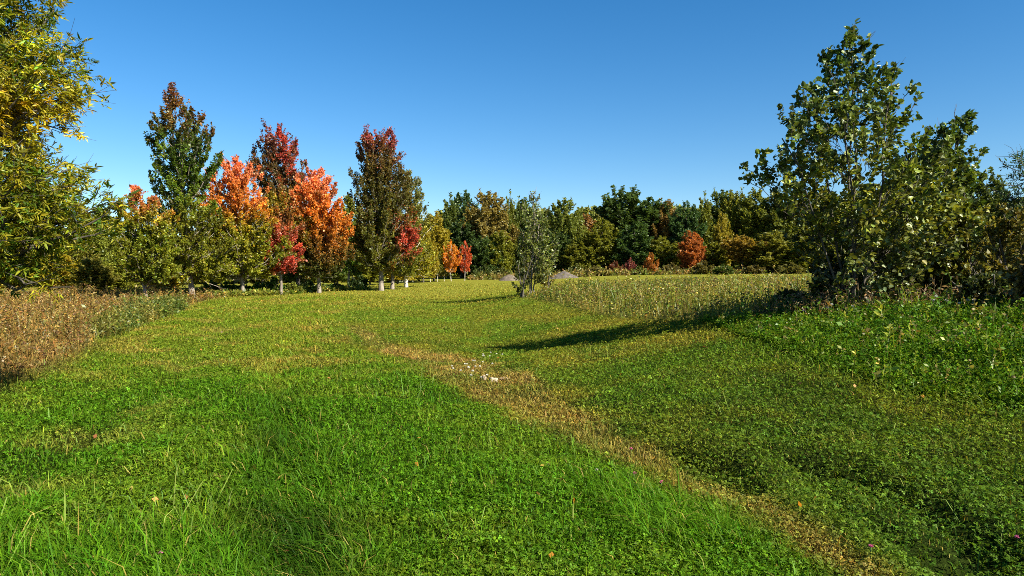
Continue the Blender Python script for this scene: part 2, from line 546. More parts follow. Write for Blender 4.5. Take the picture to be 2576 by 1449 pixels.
c[dry] = jitter_col(np.tile([.27, .22, .05], (dry.sum(), 1)), .25, .08)
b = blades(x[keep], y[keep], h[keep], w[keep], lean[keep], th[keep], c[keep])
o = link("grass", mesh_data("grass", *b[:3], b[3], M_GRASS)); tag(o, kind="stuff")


# --- clover and small broad leaves
def clover(x, y, hh, size, col, tilt=.6, k3=3):
    n = len(x)
    z = gz(x, y) + hh
    cen = np.stack([x, y, z], -1)
    nrm = rng.normal(0, tilt, (n, 3)); nrm[:, 2] = 1
    nrm /= np.linalg.norm(nrm, axis=1, keepdims=True)
    a0 = rng.random(n) * 2 * np.pi
    ref = np.stack([np.cos(a0), np.sin(a0), np.zeros(n)], -1)
    A = ref - nrm * (ref * nrm).sum(1, keepdims=True); A /= np.linalg.norm(A, axis=1, keepdims=True)
    B = np.cross(nrm, A)
    Vs = []
    for k in range(k3):
        an = k * 2 * np.pi / k3
        dx = A * math.cos(an) + B * math.sin(an); dy = -A * math.sin(an) + B * math.cos(an)
        s = size[:, None]
        dip = nrm * s * rng.normal(-.05, .2, (n, 1))
        Vs.append(np.stack([cen, cen + dx * s * .6 + dy * s * .46 + nrm * s * .12, cen + dx * s * 1.05 + dip, cen + dx * s * .6 - dy * s * .46 + nrm * s * .12], 1))
    V = np.stack(Vs, 1).reshape(-1, 3)
    m = n * k3
    return V, np.arange(m * 4), np.full(m, 4), np.repeat(col, 4 * k3, 0)


x, y = scatter(480000, 2.6, 45)
Zs = zones(x, y)
strip, ditch, right, brush, meadow = Zs
d = np.hypot(x, y)
pn = fbm(x * .9, y * .9, 101, 4)
dens = np.clip(.75 * (1 - strip) + strip * (.35 + .65 * smooth(.38, .55, pn)) - .75 * ditch * smooth(.35, .6, fbm(x * 1.1, y * 1.1, 61, 4)[::1] * 0 + 1 - pn), 0, 1) * smooth(45, 18, d) ** .3
core = sum(np.exp(-(dist_line(x + 0.25 * (fbm(x * 2, y * 2, 40, 2) - .5), y, T) / .20) ** 2) for T in RUTS) * smooth(.42, .55, fbm(x * 1.4, y * 1.4, 161, 2))
keep = (rng.random(len(x)) < dens * (1 - .7 * np.clip(core, 0, 1))) & (meadow < .5) & (brush < .95)
x, y, d = x[keep], y[keep], d[keep]
Zs = [a[keep] for a in Zs]; strip, ditch, right, brush, meadow = Zs
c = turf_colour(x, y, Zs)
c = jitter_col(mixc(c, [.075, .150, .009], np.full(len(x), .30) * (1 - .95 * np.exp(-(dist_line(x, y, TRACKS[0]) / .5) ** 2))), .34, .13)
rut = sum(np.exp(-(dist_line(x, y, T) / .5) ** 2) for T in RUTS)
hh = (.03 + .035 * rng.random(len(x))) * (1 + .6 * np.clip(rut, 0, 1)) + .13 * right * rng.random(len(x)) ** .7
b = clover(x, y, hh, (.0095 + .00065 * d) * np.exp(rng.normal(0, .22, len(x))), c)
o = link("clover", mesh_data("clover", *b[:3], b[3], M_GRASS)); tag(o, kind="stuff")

# --- long coarse blades standing out of the near grass
x, y = scatter(4200, 3.0, 16)
Zs = zones(x, y); strip, ditch, right = Zs[:3]
pn = fbm(x * .7 + 3, y * .7, 91, 3)
keep = rng.random(len(x)) < (.12 + .88 * strip * smooth(.45, .6, pn)) * (1 - Zs[3]) * (1 - .9 * np.exp(-(dist_line(x, y, TRACKS[0]) / .4) ** 2))
x, y = x[keep], y[keep]
n = len(x); d = np.hypot(x, y)
h = .16 * np.exp(rng.normal(0, .4, n))
c = jitter_col(np.tile([.12, .20, .035], (n, 1)), .3, .15)
b = blades(x, y, h, .0045 + .0006 * d, np.clip(rng.normal(.7, .4, n), .1, 1.6), rng.random(n) * 6.28, c, tip=c * np.array([1.5, 1.2, 1.3]), drop=.4)
o = link("tall_grass", mesh_data("tall_grass", *b[:3], b[3], M_GRASS)); tag(o, kind="stuff")


def in_poly(n, P):
    lo, hi = P.min(0), P.max(0)
    out = []
    tot = 0
    while tot < n:
        p = lo + rng.random((n * 2, 2)) * (hi - lo)
        p = p[inside(p[:, 0], p[:, 1], P)]
        out.append(p); tot += len(p)
    p = np.concatenate(out)[:n]
    return p[:, 0], p[:, 1]


def small_leaves(x, y, z, size, col, ratio=.5, updir=.3):
    n = len(x)
    P = np.stack([x, y, z], -1)
    ax = rng.normal(0, 1, (n, 3)); ax[:, 2] = ax[:, 2] * .6 + updir
    ax /= np.linalg.norm(ax, axis=1, keepdims=True)
    r = rng.normal(0, 1, (n, 3)); S = np.cross(ax, r); S /= np.linalg.norm(S, axis=1, keepdims=True) + 1e-9
    s = size[:, None]
    V = np.stack([P, P + ax * s * .5 + S * s * ratio * .5, P + ax * s, P + ax * s * .5 - S * s * ratio * .5], 1).reshape(-1, 3)
    return V, np.arange(n * 4), np.full(n, 4), np.repeat(col, 4, 0)


def weed_patch(name, poly, n_stem, hgt, cols, leaf_n, leaf_s, head=None, wstem=.008, edge=.5, mat=None):
    """stems with leaves and dry heads"""
    g = Geo()
    x, y = in_poly(n_stem, poly)
    k = smooth(-.2, edge, np.where(inside(x, y, poly), dist_line(x, y, np.vstack([poly, poly[:1]])), 0))
    pt = fbm(x * .5, y * .5, 131, 3)
    h = hgt * (.45 + .55 * k) * np.exp(rng.normal(0, .22, n_stem)) * (.25 + 1.5 * fbm(x * 1.1 + 4, y * 1.1, 141, 3))
    d = np.hypot(x, y)
    ci = np.clip((pt * 1.6 - .3 + rng.normal(0, .22, n_stem)) * len(cols), 0, len(cols) - 1).astype(int)
    c = jitter_col(np.array(cols)[ci], .25, .1)
    z = gz(x, y)
    lean = np.clip(np.abs(rng.normal(.2, .3, n_stem)), 0, 1.1); th = rng.random(n_stem) * 6.28
    b = blades(x, y, h, wstem + .0006 * d, lean, th, c * .9, z=z, drop=.3)
    g.add(*b)
    m = leaf_n
    X = np.repeat(x, m); Y = np.repeat(y, m); Hh = np.repeat(h, m); t = rng.random(n_stem * m) ** .7
    ln = np.repeat(lean, m) * t ** 1.6 * Hh; TH = np.repeat(th, m)
    Zl = np.repeat(z, m) + t * Hh * .95
    g.add(*small_leaves(X + np.cos(TH) * ln, Y + np.sin(TH) * ln, Zl, leaf_s * np.exp(rng.normal(0, .3, len(X))) * (.6 + .5 * np.repeat(d, m) / 20), jitter_col(np.repeat(c, m, 0), .3, .12)))
    if head is not None:
        hf, hs, hc = head
        s = rng.random(n_stem) < hf
        r = 5
        X = np.repeat(x[s] + np.cos(th[s]) * lean[s] * h[s], r); Y = np.repeat(y[s] + np.sin(th[s]) * lean[s] * h[s], r)
        Zh = np.repeat(z[s] + h[s] * (1 - .3 * lean[s]), r)
        q = len(X)
        g.add(*small_leaves(X + rng.normal(0, hs * .3, q), Y + rng.normal(0, hs * .3, q), Zh + rng.normal(0, hs * .25, q), np.full(q, hs), jitter_col(np.tile(hc, (q, 1)), .4, .1), .7))
    o = link(name, g.data(name, mat or M_LEAF)); tag(o, kind="stuff")


weed_patch("meadow_weeds", Z_MEADOW, 21000, .46, [(.10, .14, .016), (.19, .19, .03), (.28, .23, .05), (.15, .17, .022), (.25, .20, .04), (.09, .13, .015)], 8, .045, (.22, .05, (.12, .08, .03)), edge=1.6)
weed_patch("dry_brush_weeds", Z_BRUSH, 24000, .48, [(.13, .10, .022), (.22, .135, .032), (.29, .185, .045), (.31, .21, .05), (.20, .115, .03), (.15, .13, .025)], 9, .052, (.4, .05, (.16, .085, .035)), edge=2.2)
Z_GBR = P2([(225, 835), (300, 800), (420, 772), (480, 766), (460, 785), (390, 812), (300, 848), (240, 860)])
weed_patch("green_brush_weeds", Z_GBR, 2600, .5, [(.08, .11, .014), (.13, .14, .02), (.16, .14, .025)], 9, .055, None)
weed_patch("green_weeds", Z_RIGHT, 16000, .21, [(.032, .090, .005), (.055, .125, .006), (.10, .165, .009), (.05, .115, .006)], 10, .040, None, edge=1.6, mat=M_GRASS)
weed_patch("bank_stalk_weeds", Z_RIGHT, 700, .40, [(.05, .11, .007), (.10, .16, .012), (.15, .18, .02), (.07, .14, .008), (.17, .15, .04)], 9, .058, (.18, .03, (.20, .14, .07)), edge=1.5)
Z_MID = np.vstack([P2([(1000, 735), (1290, 735), (1290, 720), (1040, 716)])])
Z_GROVE = np.array([at(u * K, v * K) for u, v in [(505, 752), (560, 750), (640, 746), (760, 739), (780, 735)]] + [(-10, 52), (-22, 50)])
weed_patch("grove_edge_weeds", Z_GROVE, 4500, .28, [(.14, .17, .02), (.20, .19, .03), (.08, .13, .015)], 6, .09, None)
Z_BASE = P2([(1880, 800), (1990, 812), (2130, 812), (2300, 800), (2576, 798), (2900, 815), (2900, 770), (2300, 765), (2000, 780)])
weed_patch("dry_stalk_weeds", Z_BASE, 3000, .42, [(.07, .11, .014), (.16, .10, .04), (.06, .10, .012), (.20, .13, .06)], 7, .06, (.3, .035, (.20, .13, .09)))


# --- scattered fallen leaves
x, y = scatter(900, 4, 48)
Zs = zones(x, y)
k_ = (Zs[4] < .3) & (rng.random(len(x)) < .10 + .55 * smooth(2, -9, x) * smooth(9, 26, np.hypot(x, y)))
x, y = x[k_], y[k_]
cc_ = np.array([(.45, .20, .03), (.40, .30, .05), (.30, .12, .04), (.22, .13, .06)])[rng.integers(0, 4, len(x))]
b = small_leaves(x, y, gz(x, y) + .07, .045 + .0012 * np.hypot(x, y), jitter_col(cc_, .2, .08), .75, 0.0)
o = link("fallen_leaves", mesh_data("fallen_leaves", *b[:3], b[3], M_LEAF)); tag(o, kind="stuff")

# ------------------------------------------------------------------ trees
def rand_unit(n):
    v = rng.normal(0, 1, (n, 3))
    return v / np.linalg.norm(v, axis=1, keepdims=True)


def leaf_geo(P, axis, L, ratio, col, shape="quad", upw=.8):
    """leaves at P along axis; quad = 4 corners, ovate = two folded halves"""
    n = len(P)
    nr = rng.normal(0, .7, (n, 3)); nr[:, 2] += upw
    S = np.cross(axis, nr); S /= np.linalg.norm(S, axis=1, keepdims=True) + 1e-9
    N = np.cross(S, axis)
    l = L[:, None]; w = l * ratio * .5
    if shape == "quad":
        V = np.stack([P, P + axis * l * .45 + S * w, P + axis * l, P + axis * l * .45 - S * w], 1)
        return V.reshape(-1, 3), np.arange(n * 4), np.full(n, 4), np.repeat(col, 4, 0)
    f = N * w * .35
    V = np.stack([P, P + axis * l * .22 + S * w * .9 + f, P + axis * l * .62 + S * w * .75 + f, P + axis * l - N * w * .25,
                  P + axis * l * .62 - S * w * .75 + f, P + axis * l * .22 - S * w * .9 + f], 1)
    k = np.arange(n)[:, None] * 6
    loops = np.concatenate([k + np.array([0, 1, 2, 3]), k + np.array([0, 3, 4, 5])], 1)
    return V.reshape(-1, 3), loops.ravel(), np.full(n * 2, 4), np.repeat(col, 6, 0)


def grow(prof, axis_top, r0, n_limb, n_twig, n_leaf, leaf, twig_len, colfn, depth=.85, hmin=.12, asc=(.35, 1.0), ratio=.75, shape="quad",
         bark_col=(1, 1, 1), cull=.3, low=None, stems=None, droop=0.0, wind=(0, 0, 0), spread=.28, start=.28, upbias=.35, outer=.62, twig_r=.006, shoots=0.0, leader=0):
    """one tree: prof = [(height, x_left, x_right)] measured from the foot; returns (wood Geo, leaf Geo)"""
    wood, lv = Geo(), Geo()
    ph = np.array([p[0] for p in prof]); o_ = np.argsort(ph)
    ph = ph[o_]; pl = np.array([p[1] for p in prof])[o_]; pr = np.array([p[2] for p in prof])[o_]
    Ht = ph[-1]
    stems = stems or [((0, 0), axis_top, 1.0)]
    hs = np.linspace(ph[0], Ht, 60)
    wd = np.interp(hs, ph, pr) - np.interp(hs, ph, pl)
    cdf = np.cumsum(wd + .12 * wd.max()); cdf /= cdf[-1]
    axes = []
    for (b0, top, frac) in stems:
        ts = np.linspace(0, 1, 12)
        wob = np.cumsum(rng.normal(0, .016 * Ht, (12, 2)), 0) * .35; wob -= ts[:, None] * wob[-1]; wob[0] = 0
        hgt = ts * Ht * frac * .985
        ax = np.stack([b0[0] + (top[0] - b0[0]) * ts ** 1.15 + wob[:, 0], b0[1] + (top[1] - b0[1]) * ts ** 1.15 + wob[:, 1], hgt], -1)
        axes.append(ax)
        rr = .85 * r0 * frac * (1 - ts) ** .8 + .012
        rr[0] *= 1.25
        P = ax.copy(); P[0, 2] -= .15
        wood.tube(P, rr, 8, bark_col)
    TP, TD, TC, TS = [], [], [], []
    for k in range(n_limb):
        hk = np.interp((k + rng.random()) / n_limb, cdf, hs)
        xl, xr = np.interp(hk, ph, pl), np.interp(hk, ph, pr)
        phi = k * 2.39996 + rng.normal(0, .3)
        s = 1.0 - .55 * rng.random() ** 2 if rng.random() < outer else .2 + .7 * rng.random()
        s *= rng.uniform(.92, 1.06)
        cx, rx = (xl + xr) / 2, (xr - xl) / 2
        tip = np.array([cx + rx * math.cos(phi) * s, rx * depth * math.sin(phi) * s, hk + rng.normal(0, .02 * Ht)])
        bi = 0
        if len(axes) > 1:
            bi = int(np.argmin([abs(tip[0] - np.interp(hk, a[:, 2], a[:, 0])) + abs(tip[1] - np.interp(hk, a[:, 2], a[:, 1])) * .7 + (.6 if a[-1, 2] < hk else 0) for a in axes]))
        ax = axes[bi]
        hn = hk / Ht
        A = asc[0] + (asc[1] - asc[0]) * hn
        rho = math.hypot(tip[0] - np.interp(hk, ax[:, 2], ax[:, 0]), tip[1] - np.interp(hk, ax[:, 2], ax[:, 1]))
        ha = np.clip(hk - rho * A, hmin * Ht * rng.uniform(.9, 1.3), ax[-1, 2] * .97)
        p0 = np.array([np.interp(ha, ax[:, 2], ax[:, 0]), np.interp(ha, ax[:, 2], ax[:, 1]), ha])
        mid = p0 * .5 + tip * .5
        mid[2] += rho * (-.13 if droop == 0 else droop * .5)
        t = np.linspace(0, 1, 8)[:, None]
        path = (1 - t) ** 2 * p0 + 2 * t * (1 - t) * mid + t * t * tip
        path[1:-1] += rng.normal(0, .025 * (rho + .2), (6, 3))
        rl = (r0 * .33 * (1 - .6 * ha / Ht)) * min(1, .35 + rho / (Ht * .25))
        wood.tube(path, np.linspace(rl, .006 + rl * .12, 8), 5, bark_col, cap=False)
        nt = max(3, int(n_twig * (.5 + rho / (.18 * Ht)) / 1.5))
        tt = start + (1 - start) * rng.random(nt) ** .8; tt[:2] = 1.0
        f = tt * 7; i0 = np.minimum(f.astype(int), 6)
        bp = path[i0] + (path[i0 + 1] - path[i0]) * (f - i0)[:, None]
        dl = path[i0 + 1] - path[i0]; dl /= np.linalg.norm(dl, axis=1, keepdims=True)
        td = dl * .7 + rand_unit(nt) * .75 + np.array([0, 0, upbias])
        td[:2] = dl[:2] + rand_unit(2) * .25 + np.array([0, 0, upbias])
        td += np.array(wind)
        td /= np.linalg.norm(td, axis=1, keepdims=True)
        tl = twig_len * rng.uniform(.5, 1.25, nt) * (1.15 - .35 * tt)
        lc = math.exp(rng.normal(0, .20))
        for a, b_, l_ in zip(bp, td, tl):
            pts = np.array([a, a + b_ * l_ * .55 + rng.normal(0, .04 * l_, 3), a + b_ * l_ + np.array([0, 0, -.08 * l_ * (droop > 0)])])
            wood.tube(pts, [twig_r * 1.6, twig_r, twig_r * .4], 3, bark_col, cap=False)
            TP.append(pts); TD.append(b_); TC.append(lc * math.exp(rng.normal(0, .18))); TS.append(1.0)
        if shoots and hn > .3:
            for _ in range(2):
                j_ = rng.integers(5, 8)
                b_ = dl[-1] * .45 + np.array([0, 0, 1.0]) + rand_unit(1)[0] * .28
                b_ /= np.linalg.norm(b_)
                l_ = twig_len * shoots * rng.uniform(.7, 1.5)
                pts = np.array([path[j_], path[j_] + b_ * l_ * .5 + rng.normal(0, .03 * l_, 3), path[j_] + b_ * l_])
                wood.tube(pts, [twig_r * 1.6, twig_r, twig_r * .4], 3, bark_col, cap=False)
                TP.append(pts); TD.append(b_); TC.append(lc * math.exp(rng.normal(0, .15))); TS.append(.42)
    for ax_, (b0, top, frac) in zip(axes, stems):
        for _ in range(int(leader * frac)):
            f = 11 * (1 - .72 * rng.random() ** 1.3)
            i0 = min(int(f), 10)
            p = ax_[i0] + (ax_[i0 + 1] - ax_[i0]) * (f - i0)
            b_ = rand_unit(1)[0] * .8 + np.array([0, 0, .75]) + np.array(wind)
            b_ /= np.linalg.norm(b_)
            l_ = twig_len * rng.uniform(.5, 1.2) * (1.25 - .05 * f)
            pts = np.array([p, p + b_ * l_ * .5, p + b_ * l_])
            wood.tube(pts, [twig_r * 1.6, twig_r, twig_r * .4], 3, bark_col, cap=False)
            TP.append(pts); TD.append(b_); TC.append(math.exp(rng.normal(0, .25))); TS.append(.6)
    TP, TD, TC, TS = np.array(TP), np.array(TD), np.array(TC), np.array(TS)
    m = len(TP)
    idx = np.repeat(np.arange(m), n_leaf)
    t = rng.random(len(idx)) ** .75
    a, b_, c_ = TP[idx, 0], TP[idx, 1], TP[idx, 2]
    P = np.where(t[:, None] < .5, a + (b_ - a) * (t * 2)[:, None], b_ + (c_ - b_) * (t * 2 - 1)[:, None])
    tl = np.linalg.norm(TP[:, 2] - TP[:, 0], axis=1)[idx]
    P = P + rand_unit(len(idx)) * (tl * TS[idx] * spread * rng.random(len(idx)))[:, None]
    xl, xr = np.interp(P[:, 2], ph, pl), np.interp(P[:, 2], ph, pr)
    xn = np.hypot(P[:, 0] - (xl + xr) / 2, (P[:, 1] - .5 * (stems[0][0][1] + stems[0][1][1])) / max(depth, .9)) / (np.abs(xr - xl) / 2 + .05)
    ok = (TS[idx] < .9) | ((xn < 1.0 + cull * rng.random(len(P)) ** 2) & (P[:, 2] < Ht * 1.02))
    ok &= P[:, 2] > ph[0] * (.82 + .22 * rng.random(len(P)))
    P, idx, t, tl = P[ok], idx[ok], t[ok], tl[ok]
    ax = TD[idx] * .7 + rand_unit(len(idx)) * 1.0 + np.array(wind) * 1.5 + np.array([0, 0, -.15])
    ax /= np.linalg.norm(ax, axis=1, keepdims=True)
    hn = P[:, 2] / Ht
    xl, xr = np.interp(P[:, 2], ph, pl), np.interp(P[:, 2], ph, pr)
    xn = (P[:, 0] - (xl + xr) / 2) / (np.abs(xr - xl) / 2 + .05)
    col = colfn(hn, np.clip(xn, -1.2, 1.2), P) * TC[idx][:, None]
    col = jitter_col(col, .22, .10)
    L = leaf * np.exp(rng.normal(0, .22, len(idx)))
    lv.add(*leaf_geo(P, ax, L, ratio, col, shape))
    return wood, lv


def foot(u, v=None, d=None):
    """plan position of a trunk from survey u (2576 px) with either its foot row or its distance"""
    if d is None: x, y = at(u * K, v * K)
    else: x, y = (u * K - 512) / F * d, d
    return np.array([x, y, bilerp(np.array([x]), np.array([y]))[0]])


def prof_m(p, base, u0):
    """outline in survey pixels -> metres from the foot"""
    s = base[1] / F
    return [((EYE - base[2]) + (HV - v * K) * s, (a - u0) * K * s, (b - u0) * K * s) for v, a, b in p]


def add_tree(name, base, wood, lv, wm, lm, label, cat, group=None, tn="trunk", cn="crown"):
    r = empty(name, base, label, cat, group)
    link(tn, wood.data(tn, wm, True), r)
    link(cn, lv.data(cn, lm), r)
    return r


def ramp(*stops):
    """colour by height plus a little noise"""
    hs = np.array([s[0] for s in stops]); cs = np.array([s[1] for s in stops])

    def f(hn, xn, P):
        h = hn + rng.normal(0, .05, len(hn)) + .22 * (fbm(P[:, 0] * 1.1 + 5, P[:, 2] * 1.1 + P[:, 1], 201, 3) - .5)
        return np.stack([np.interp(h, hs, cs[:, k]) for k in range(3)], -1)
    return f


GREEN, DGREEN, OLIVE, YOL = (.090, .140, .010), (.055, .100, .010), (.165, .172, .012), (.26, .235, .014)
ORANGE, PINK, RED, MAROON, BRONZE = (.60, .21, .030), (.64, .20, .10), (.46, .055, .04), (.22, .06, .035), (.20, .11, .02)


def patchy(fn, col, cond):
    def f(hn, xn, P):
        c = fn(hn, xn, P)
        t = np.clip(cond(hn, xn, P) + .8 * (fbm(P[:, 0] * 1.1, P[:, 2] * 1.1 + P[:, 1] * .7, 211, 3) - .5) + rng.normal(0, .15, len(hn)), 0, 1)
        return mixc(c, col, smooth(.28, .72, t) * .9)
    return f


GROVE = [
 # name, u0, foot d, outline, trunk radius, top u, colour fn, (limbs, twigs, leaves), leaf, label, bark
 ("maple_tree", 485, 40, [(228, 428, 440), (262, 418, 470), (300, 392, 522), (345, 382, 552), (400, 388, 552), (440, 380, 530), (500, 392, 535), (560, 395, 575), (620, 385, 600), (675, 390, 595), (708, 430, 550)], .17, 436,
  patchy(ramp((0, OLIVE), (.35, OLIVE), (.5, GREEN), (.75, DGREEN), (.88, (.09, .055, .018)), (1, MAROON)), BRONZE, lambda h, x, P: .10 + .35 * (h > .8)), (64, 11, 26), .135,
  "tallest maple of the grove, dark green with dark red tip, beside the brown weeds", "maple"),
 ("maple_tree", 372, 37, [(474, 332, 352), (510, 305, 405), (560, 292, 440), (620, 290, 450), (675, 300, 450), (708, 335, 410)], .10, 345,
  patchy(ramp((0, OLIVE), (.5, OLIVE), (.68, YOL), (.85, (.36, .16, .025)), (1, PINK)), GREEN, lambda h, x, P: .42 - .3 * (h > .7)), (44, 9, 24), .13,
  "small maple with salmon orange top and dark slim trunk in the dry brown weeds", "maple"),
 ("maple_tree", 612, 43, [(398, 562, 628), (425, 524, 655), (480, 512, 672), (530, 492, 700), (600, 470, 715), (650, 470, 715), (690, 520, 670)], .14, 598,
  patchy(ramp((0, GREEN), (.25, OLIVE), (.42, YOL), (.55, (.45, .23, .02)), (.68, ORANGE), (1, PINK)), OLIVE, lambda h, x, P: .42 * (h < .55) + .15 * (x > .4)), (60, 11, 26), .14,
  "bright orange topped maple fading to yellow green below, close behind the tallest maple", "maple"),
 ("maple_tree", 748, 51, [(336, 690, 704), (352, 650, 745), (380, 634, 762), (425, 632, 768), (470, 645, 782), (520, 655, 792), (600, 680, 810), (660, 695, 810), (700, 720, 780)], .17, 706,
  patchy(ramp((0, DGREEN), (.5, BRONZE), (.68, (.09, .07, .016)), (.85, (.11, .055, .02)), (1, (.2, .05, .04))), RED, lambda h, x, P: .12 + .38 * smooth(.55, .85, h) * smooth(-.3, .4, x)), (64, 11, 25), .15,
  "tall dark maple with dark red streaked shoots rising between two orange crowns", "maple"),
 ("maple_tree", 803, 47, [(434, 770, 812), (456, 742, 836), (500, 735, 862), (550, 730, 882), (600, 712, 888), (650, 708, 880), (688, 735, 858)], .14, 790,
  patchy(ramp((0, DGREEN), (.25, (.06, .06, .012)), (.35, BRONZE), (.5, (.5, .17, .02)), (.68, ORANGE), (1, PINK)), OLIVE, lambda h, x, P: .55 * (x < -.1) * (h < .62)), (64, 11, 26), .145,
  "round blazing orange maple over a dark shaded hollow, last before the gap of sky", "maple"),
 ("maple_tree", 707, 44.5, [(488, 680, 715), (525, 640, 745), (575, 615, 758), (620, 615, 765), (655, 630, 760), (682, 655, 745)], .10, 702,
  patchy(ramp((0, (.48, .07, .035)), (.25, (.46, .065, .04)), (.5, (.40, .08, .045)), (.8, BRONZE), (1, RED)), (.20, .19, .014), lambda h, x, P: .74 - .66 * smooth(-.35, .45, x) * smooth(1.0, .75, h)), (40, 9, 25), .13,
  "low crimson red maple with a short pale trunk, in front of the other grove maples", "maple"),
 ("maple_tree", 959, 50, [(334, 915, 980), (360, 900, 1004), (400, 898, 1012), (440, 884, 1036), (500, 878, 1052), (560, 876, 1052), (620, 872, 1058), (655, 885, 1045), (680, 915, 1005)], .19, 948,
  patchy(ramp((0, OLIVE), (.3, (.10, .10, .014)), (.6, (.09, .085, .015)), (.85, (.12, .08, .02)), (1, (.26, .05, .05))), (.45, .06, .04), lambda h, x, P: .70 * np.exp(-((h - .33) / .17) ** 2) * smooth(-.1, .8, x) + .04), (72, 12, 25), .145,
  "large olive green maple standing alone with pale straight trunk and a red lower edge", "maple"),
 ("maple_tree", 986, 53, [(560, 950, 1040), (600, 940, 1060), (650, 945, 1060), (690, 965, 1040)], .16, 1000,
  ramp((0, OLIVE), (1, (.10, .11, .014))), (26, 8, 22), .14,
  "leaning maple whose dark bent trunk stands just beside the pale straight trunk", "maple"),
 ("birch_tree", 1022, 58, [(435, 1000, 1045), (480, 1000, 1062), (540, 1000, 1078), (600, 995, 1090), (650, 985, 1095), (695, 1000, 1080)], .15, 1030,
  patchy(ramp((0, YOL), (.4, YOL), (.7, (.15, .16, .04)), (1, (.17, .18, .07))), OLIVE, lambda h, x, P: .35 + 0 * h), (44, 9, 22), .15,
  "pale yellow green birch with white peeling trunk at the edge of the mown field", "birch"),
 ("maple_tree", 878, 62, [(500, 870, 890), (540, 858, 905), (600, 850, 915), (660, 850, 912), (690, 865, 900)], .12, 880,
  ramp((0, DGREEN), (.5, GREEN), (1, OLIVE)), (30, 8, 22), .17,
  "slim dark green tree filling the gap between the orange maple and the lone maple", "maple"),
]
for (nm, u0, dd, outl, r0, ut, cf, (nl, ntw, nlf), lf, lab, bk) in GROVE:
    base = foot(u0, d=dd)
    pm = prof_m(outl, base, u0)
    s = dd / F * K
    wood, lv = grow(pm, ((ut - u0) * s, 0), r0, int(nl * 2.8), int(ntw * 1.15), int(nlf * 1.5), lf * .80, .52 * (dd / 45), cf, hmin=.13 if nl > 40 else .2, asc=(.30, 1.7), spread=.34, start=.10, outer=.6, twig_r=.004, shoots=1.2 if len(outl) > 8 else .5, cull=.5, leader=46)
    add_tree(nm, base, wood, lv, M_BIRCH if bk == "birch" else M_BARK, M_LEAF, lab, "tree", "trees of the autumn grove")

# slim young tree in the meadow corner
base = foot(1338, d=33)
s = 33 / F * K
pm = prof_m([(478, 1338, 1346), (510, 1328, 1358), (545, 1312, 1372), (600, 1304, 1392), (650, 1298, 1408), (690, 1312, 1388), (712, 1320, 1365)], base, 1338)
wood, lv = grow(pm, (.1, 0), .032, 80, 9, 17, .09, .5, patchy(ramp((0, (.13, .12, .02)), (.3, (.11, .13, .02)), (1, (.07, .10, .014))), (.16, .17, .06), lambda h, x, P: .3 + 0 * h), hmin=.1, asc=(.6, 1.6), spread=.3, depth=.9,
                stems=[((0, 0), (.1, 0), 1.0), ((.12, .1), (.35, .2), .7), ((-.1, 0), (-.4, .1), .6)])
add_tree("poplar_sapling", base, wood, lv, M_BARK, M_POP, "slim young poplar with sparse leaves and pointed tip, alone beside the tall meadow weeds", "tree")


def shrub(name, u, vt, vb, hw, d, col, label, cat="shrub", n=(16, 7, 16), leaf=.10, group=None, mat=None, base=None, lm=None):
    base = foot(u, d=d)
    s = d / F
    Hh = (EYE - base[2]) + (HV - vt * K) * s
    w = hw * K * s
    pr = [(Hh * .05, -w * .7, w * .7), (Hh * .35, -w, w), (Hh * .7, -w * .8, w * .8), (Hh, -w * .25, w * .25)]
    st = [((rng.normal(0, .15 * w), rng.normal(0, .15 * w)), (rng.normal(0, .5 * w), rng.normal(0, .4 * w)), f_) for f_ in (1, .85, .7)]
    wood, lv = grow(pr, (0, 0), .02 + .01 * Hh, *n, leaf, .28 * max(w, .6), ramp((0, np.array(col) * 1.0), (1, np.array(col) * 1.15)), hmin=.03, asc=(.8, 1.5), stems=st, spread=.35)
    return add_tree(name, base, wood, lv, mat or M_DARKBARK, lm or M_LEAF, label, cat, group, "stem", "foliage")


G2 = "bushes below the grove"
shrub("bush", 1312, 650, 738, 22, 32, (.06, .075, .018), "dark little bush at the foot of the slim young poplar", n=(14, 6, 14), leaf=.09)
shrub("bush", 1378, 672, 735, 16, 34, (.22, .17, .03), "small yellowish bush just behind the slim young poplar", n=(12, 6, 14), leaf=.09)
for (u, vt, hw, d, lab) in [(530, 705, 24, 44, "low green bush beside the tallest maple's pale trunk"), (572, 712, 26, 44, "broad leafy green bush under the orange topped maple"),
                            (612, 716, 22, 45, "green bush between the orange topped maple and the crimson maple"), (655, 712, 24, 45, "dense green bush behind the crimson maple's trunk"),
                            (690, 700, 20, 46, "tall green bush left of the crimson maple's trunk"), (738, 712, 18, 46, "yellowish green bush at the corner of the dark hollow"),
                            (770, 708, 26, 52, "dark bush deep inside the shaded hollow"), (845, 715, 20, 54, "brownish dry bush at the far side of the dark hollow"),
                            (905, 695, 26, 60, "dark green bush under the gap beside the lone maple")]:
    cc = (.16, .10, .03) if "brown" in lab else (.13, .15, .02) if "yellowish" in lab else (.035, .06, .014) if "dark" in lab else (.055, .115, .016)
    shrub("bush", u, vt, 745, hw, d, cc, lab, group=G2, leaf=.12)

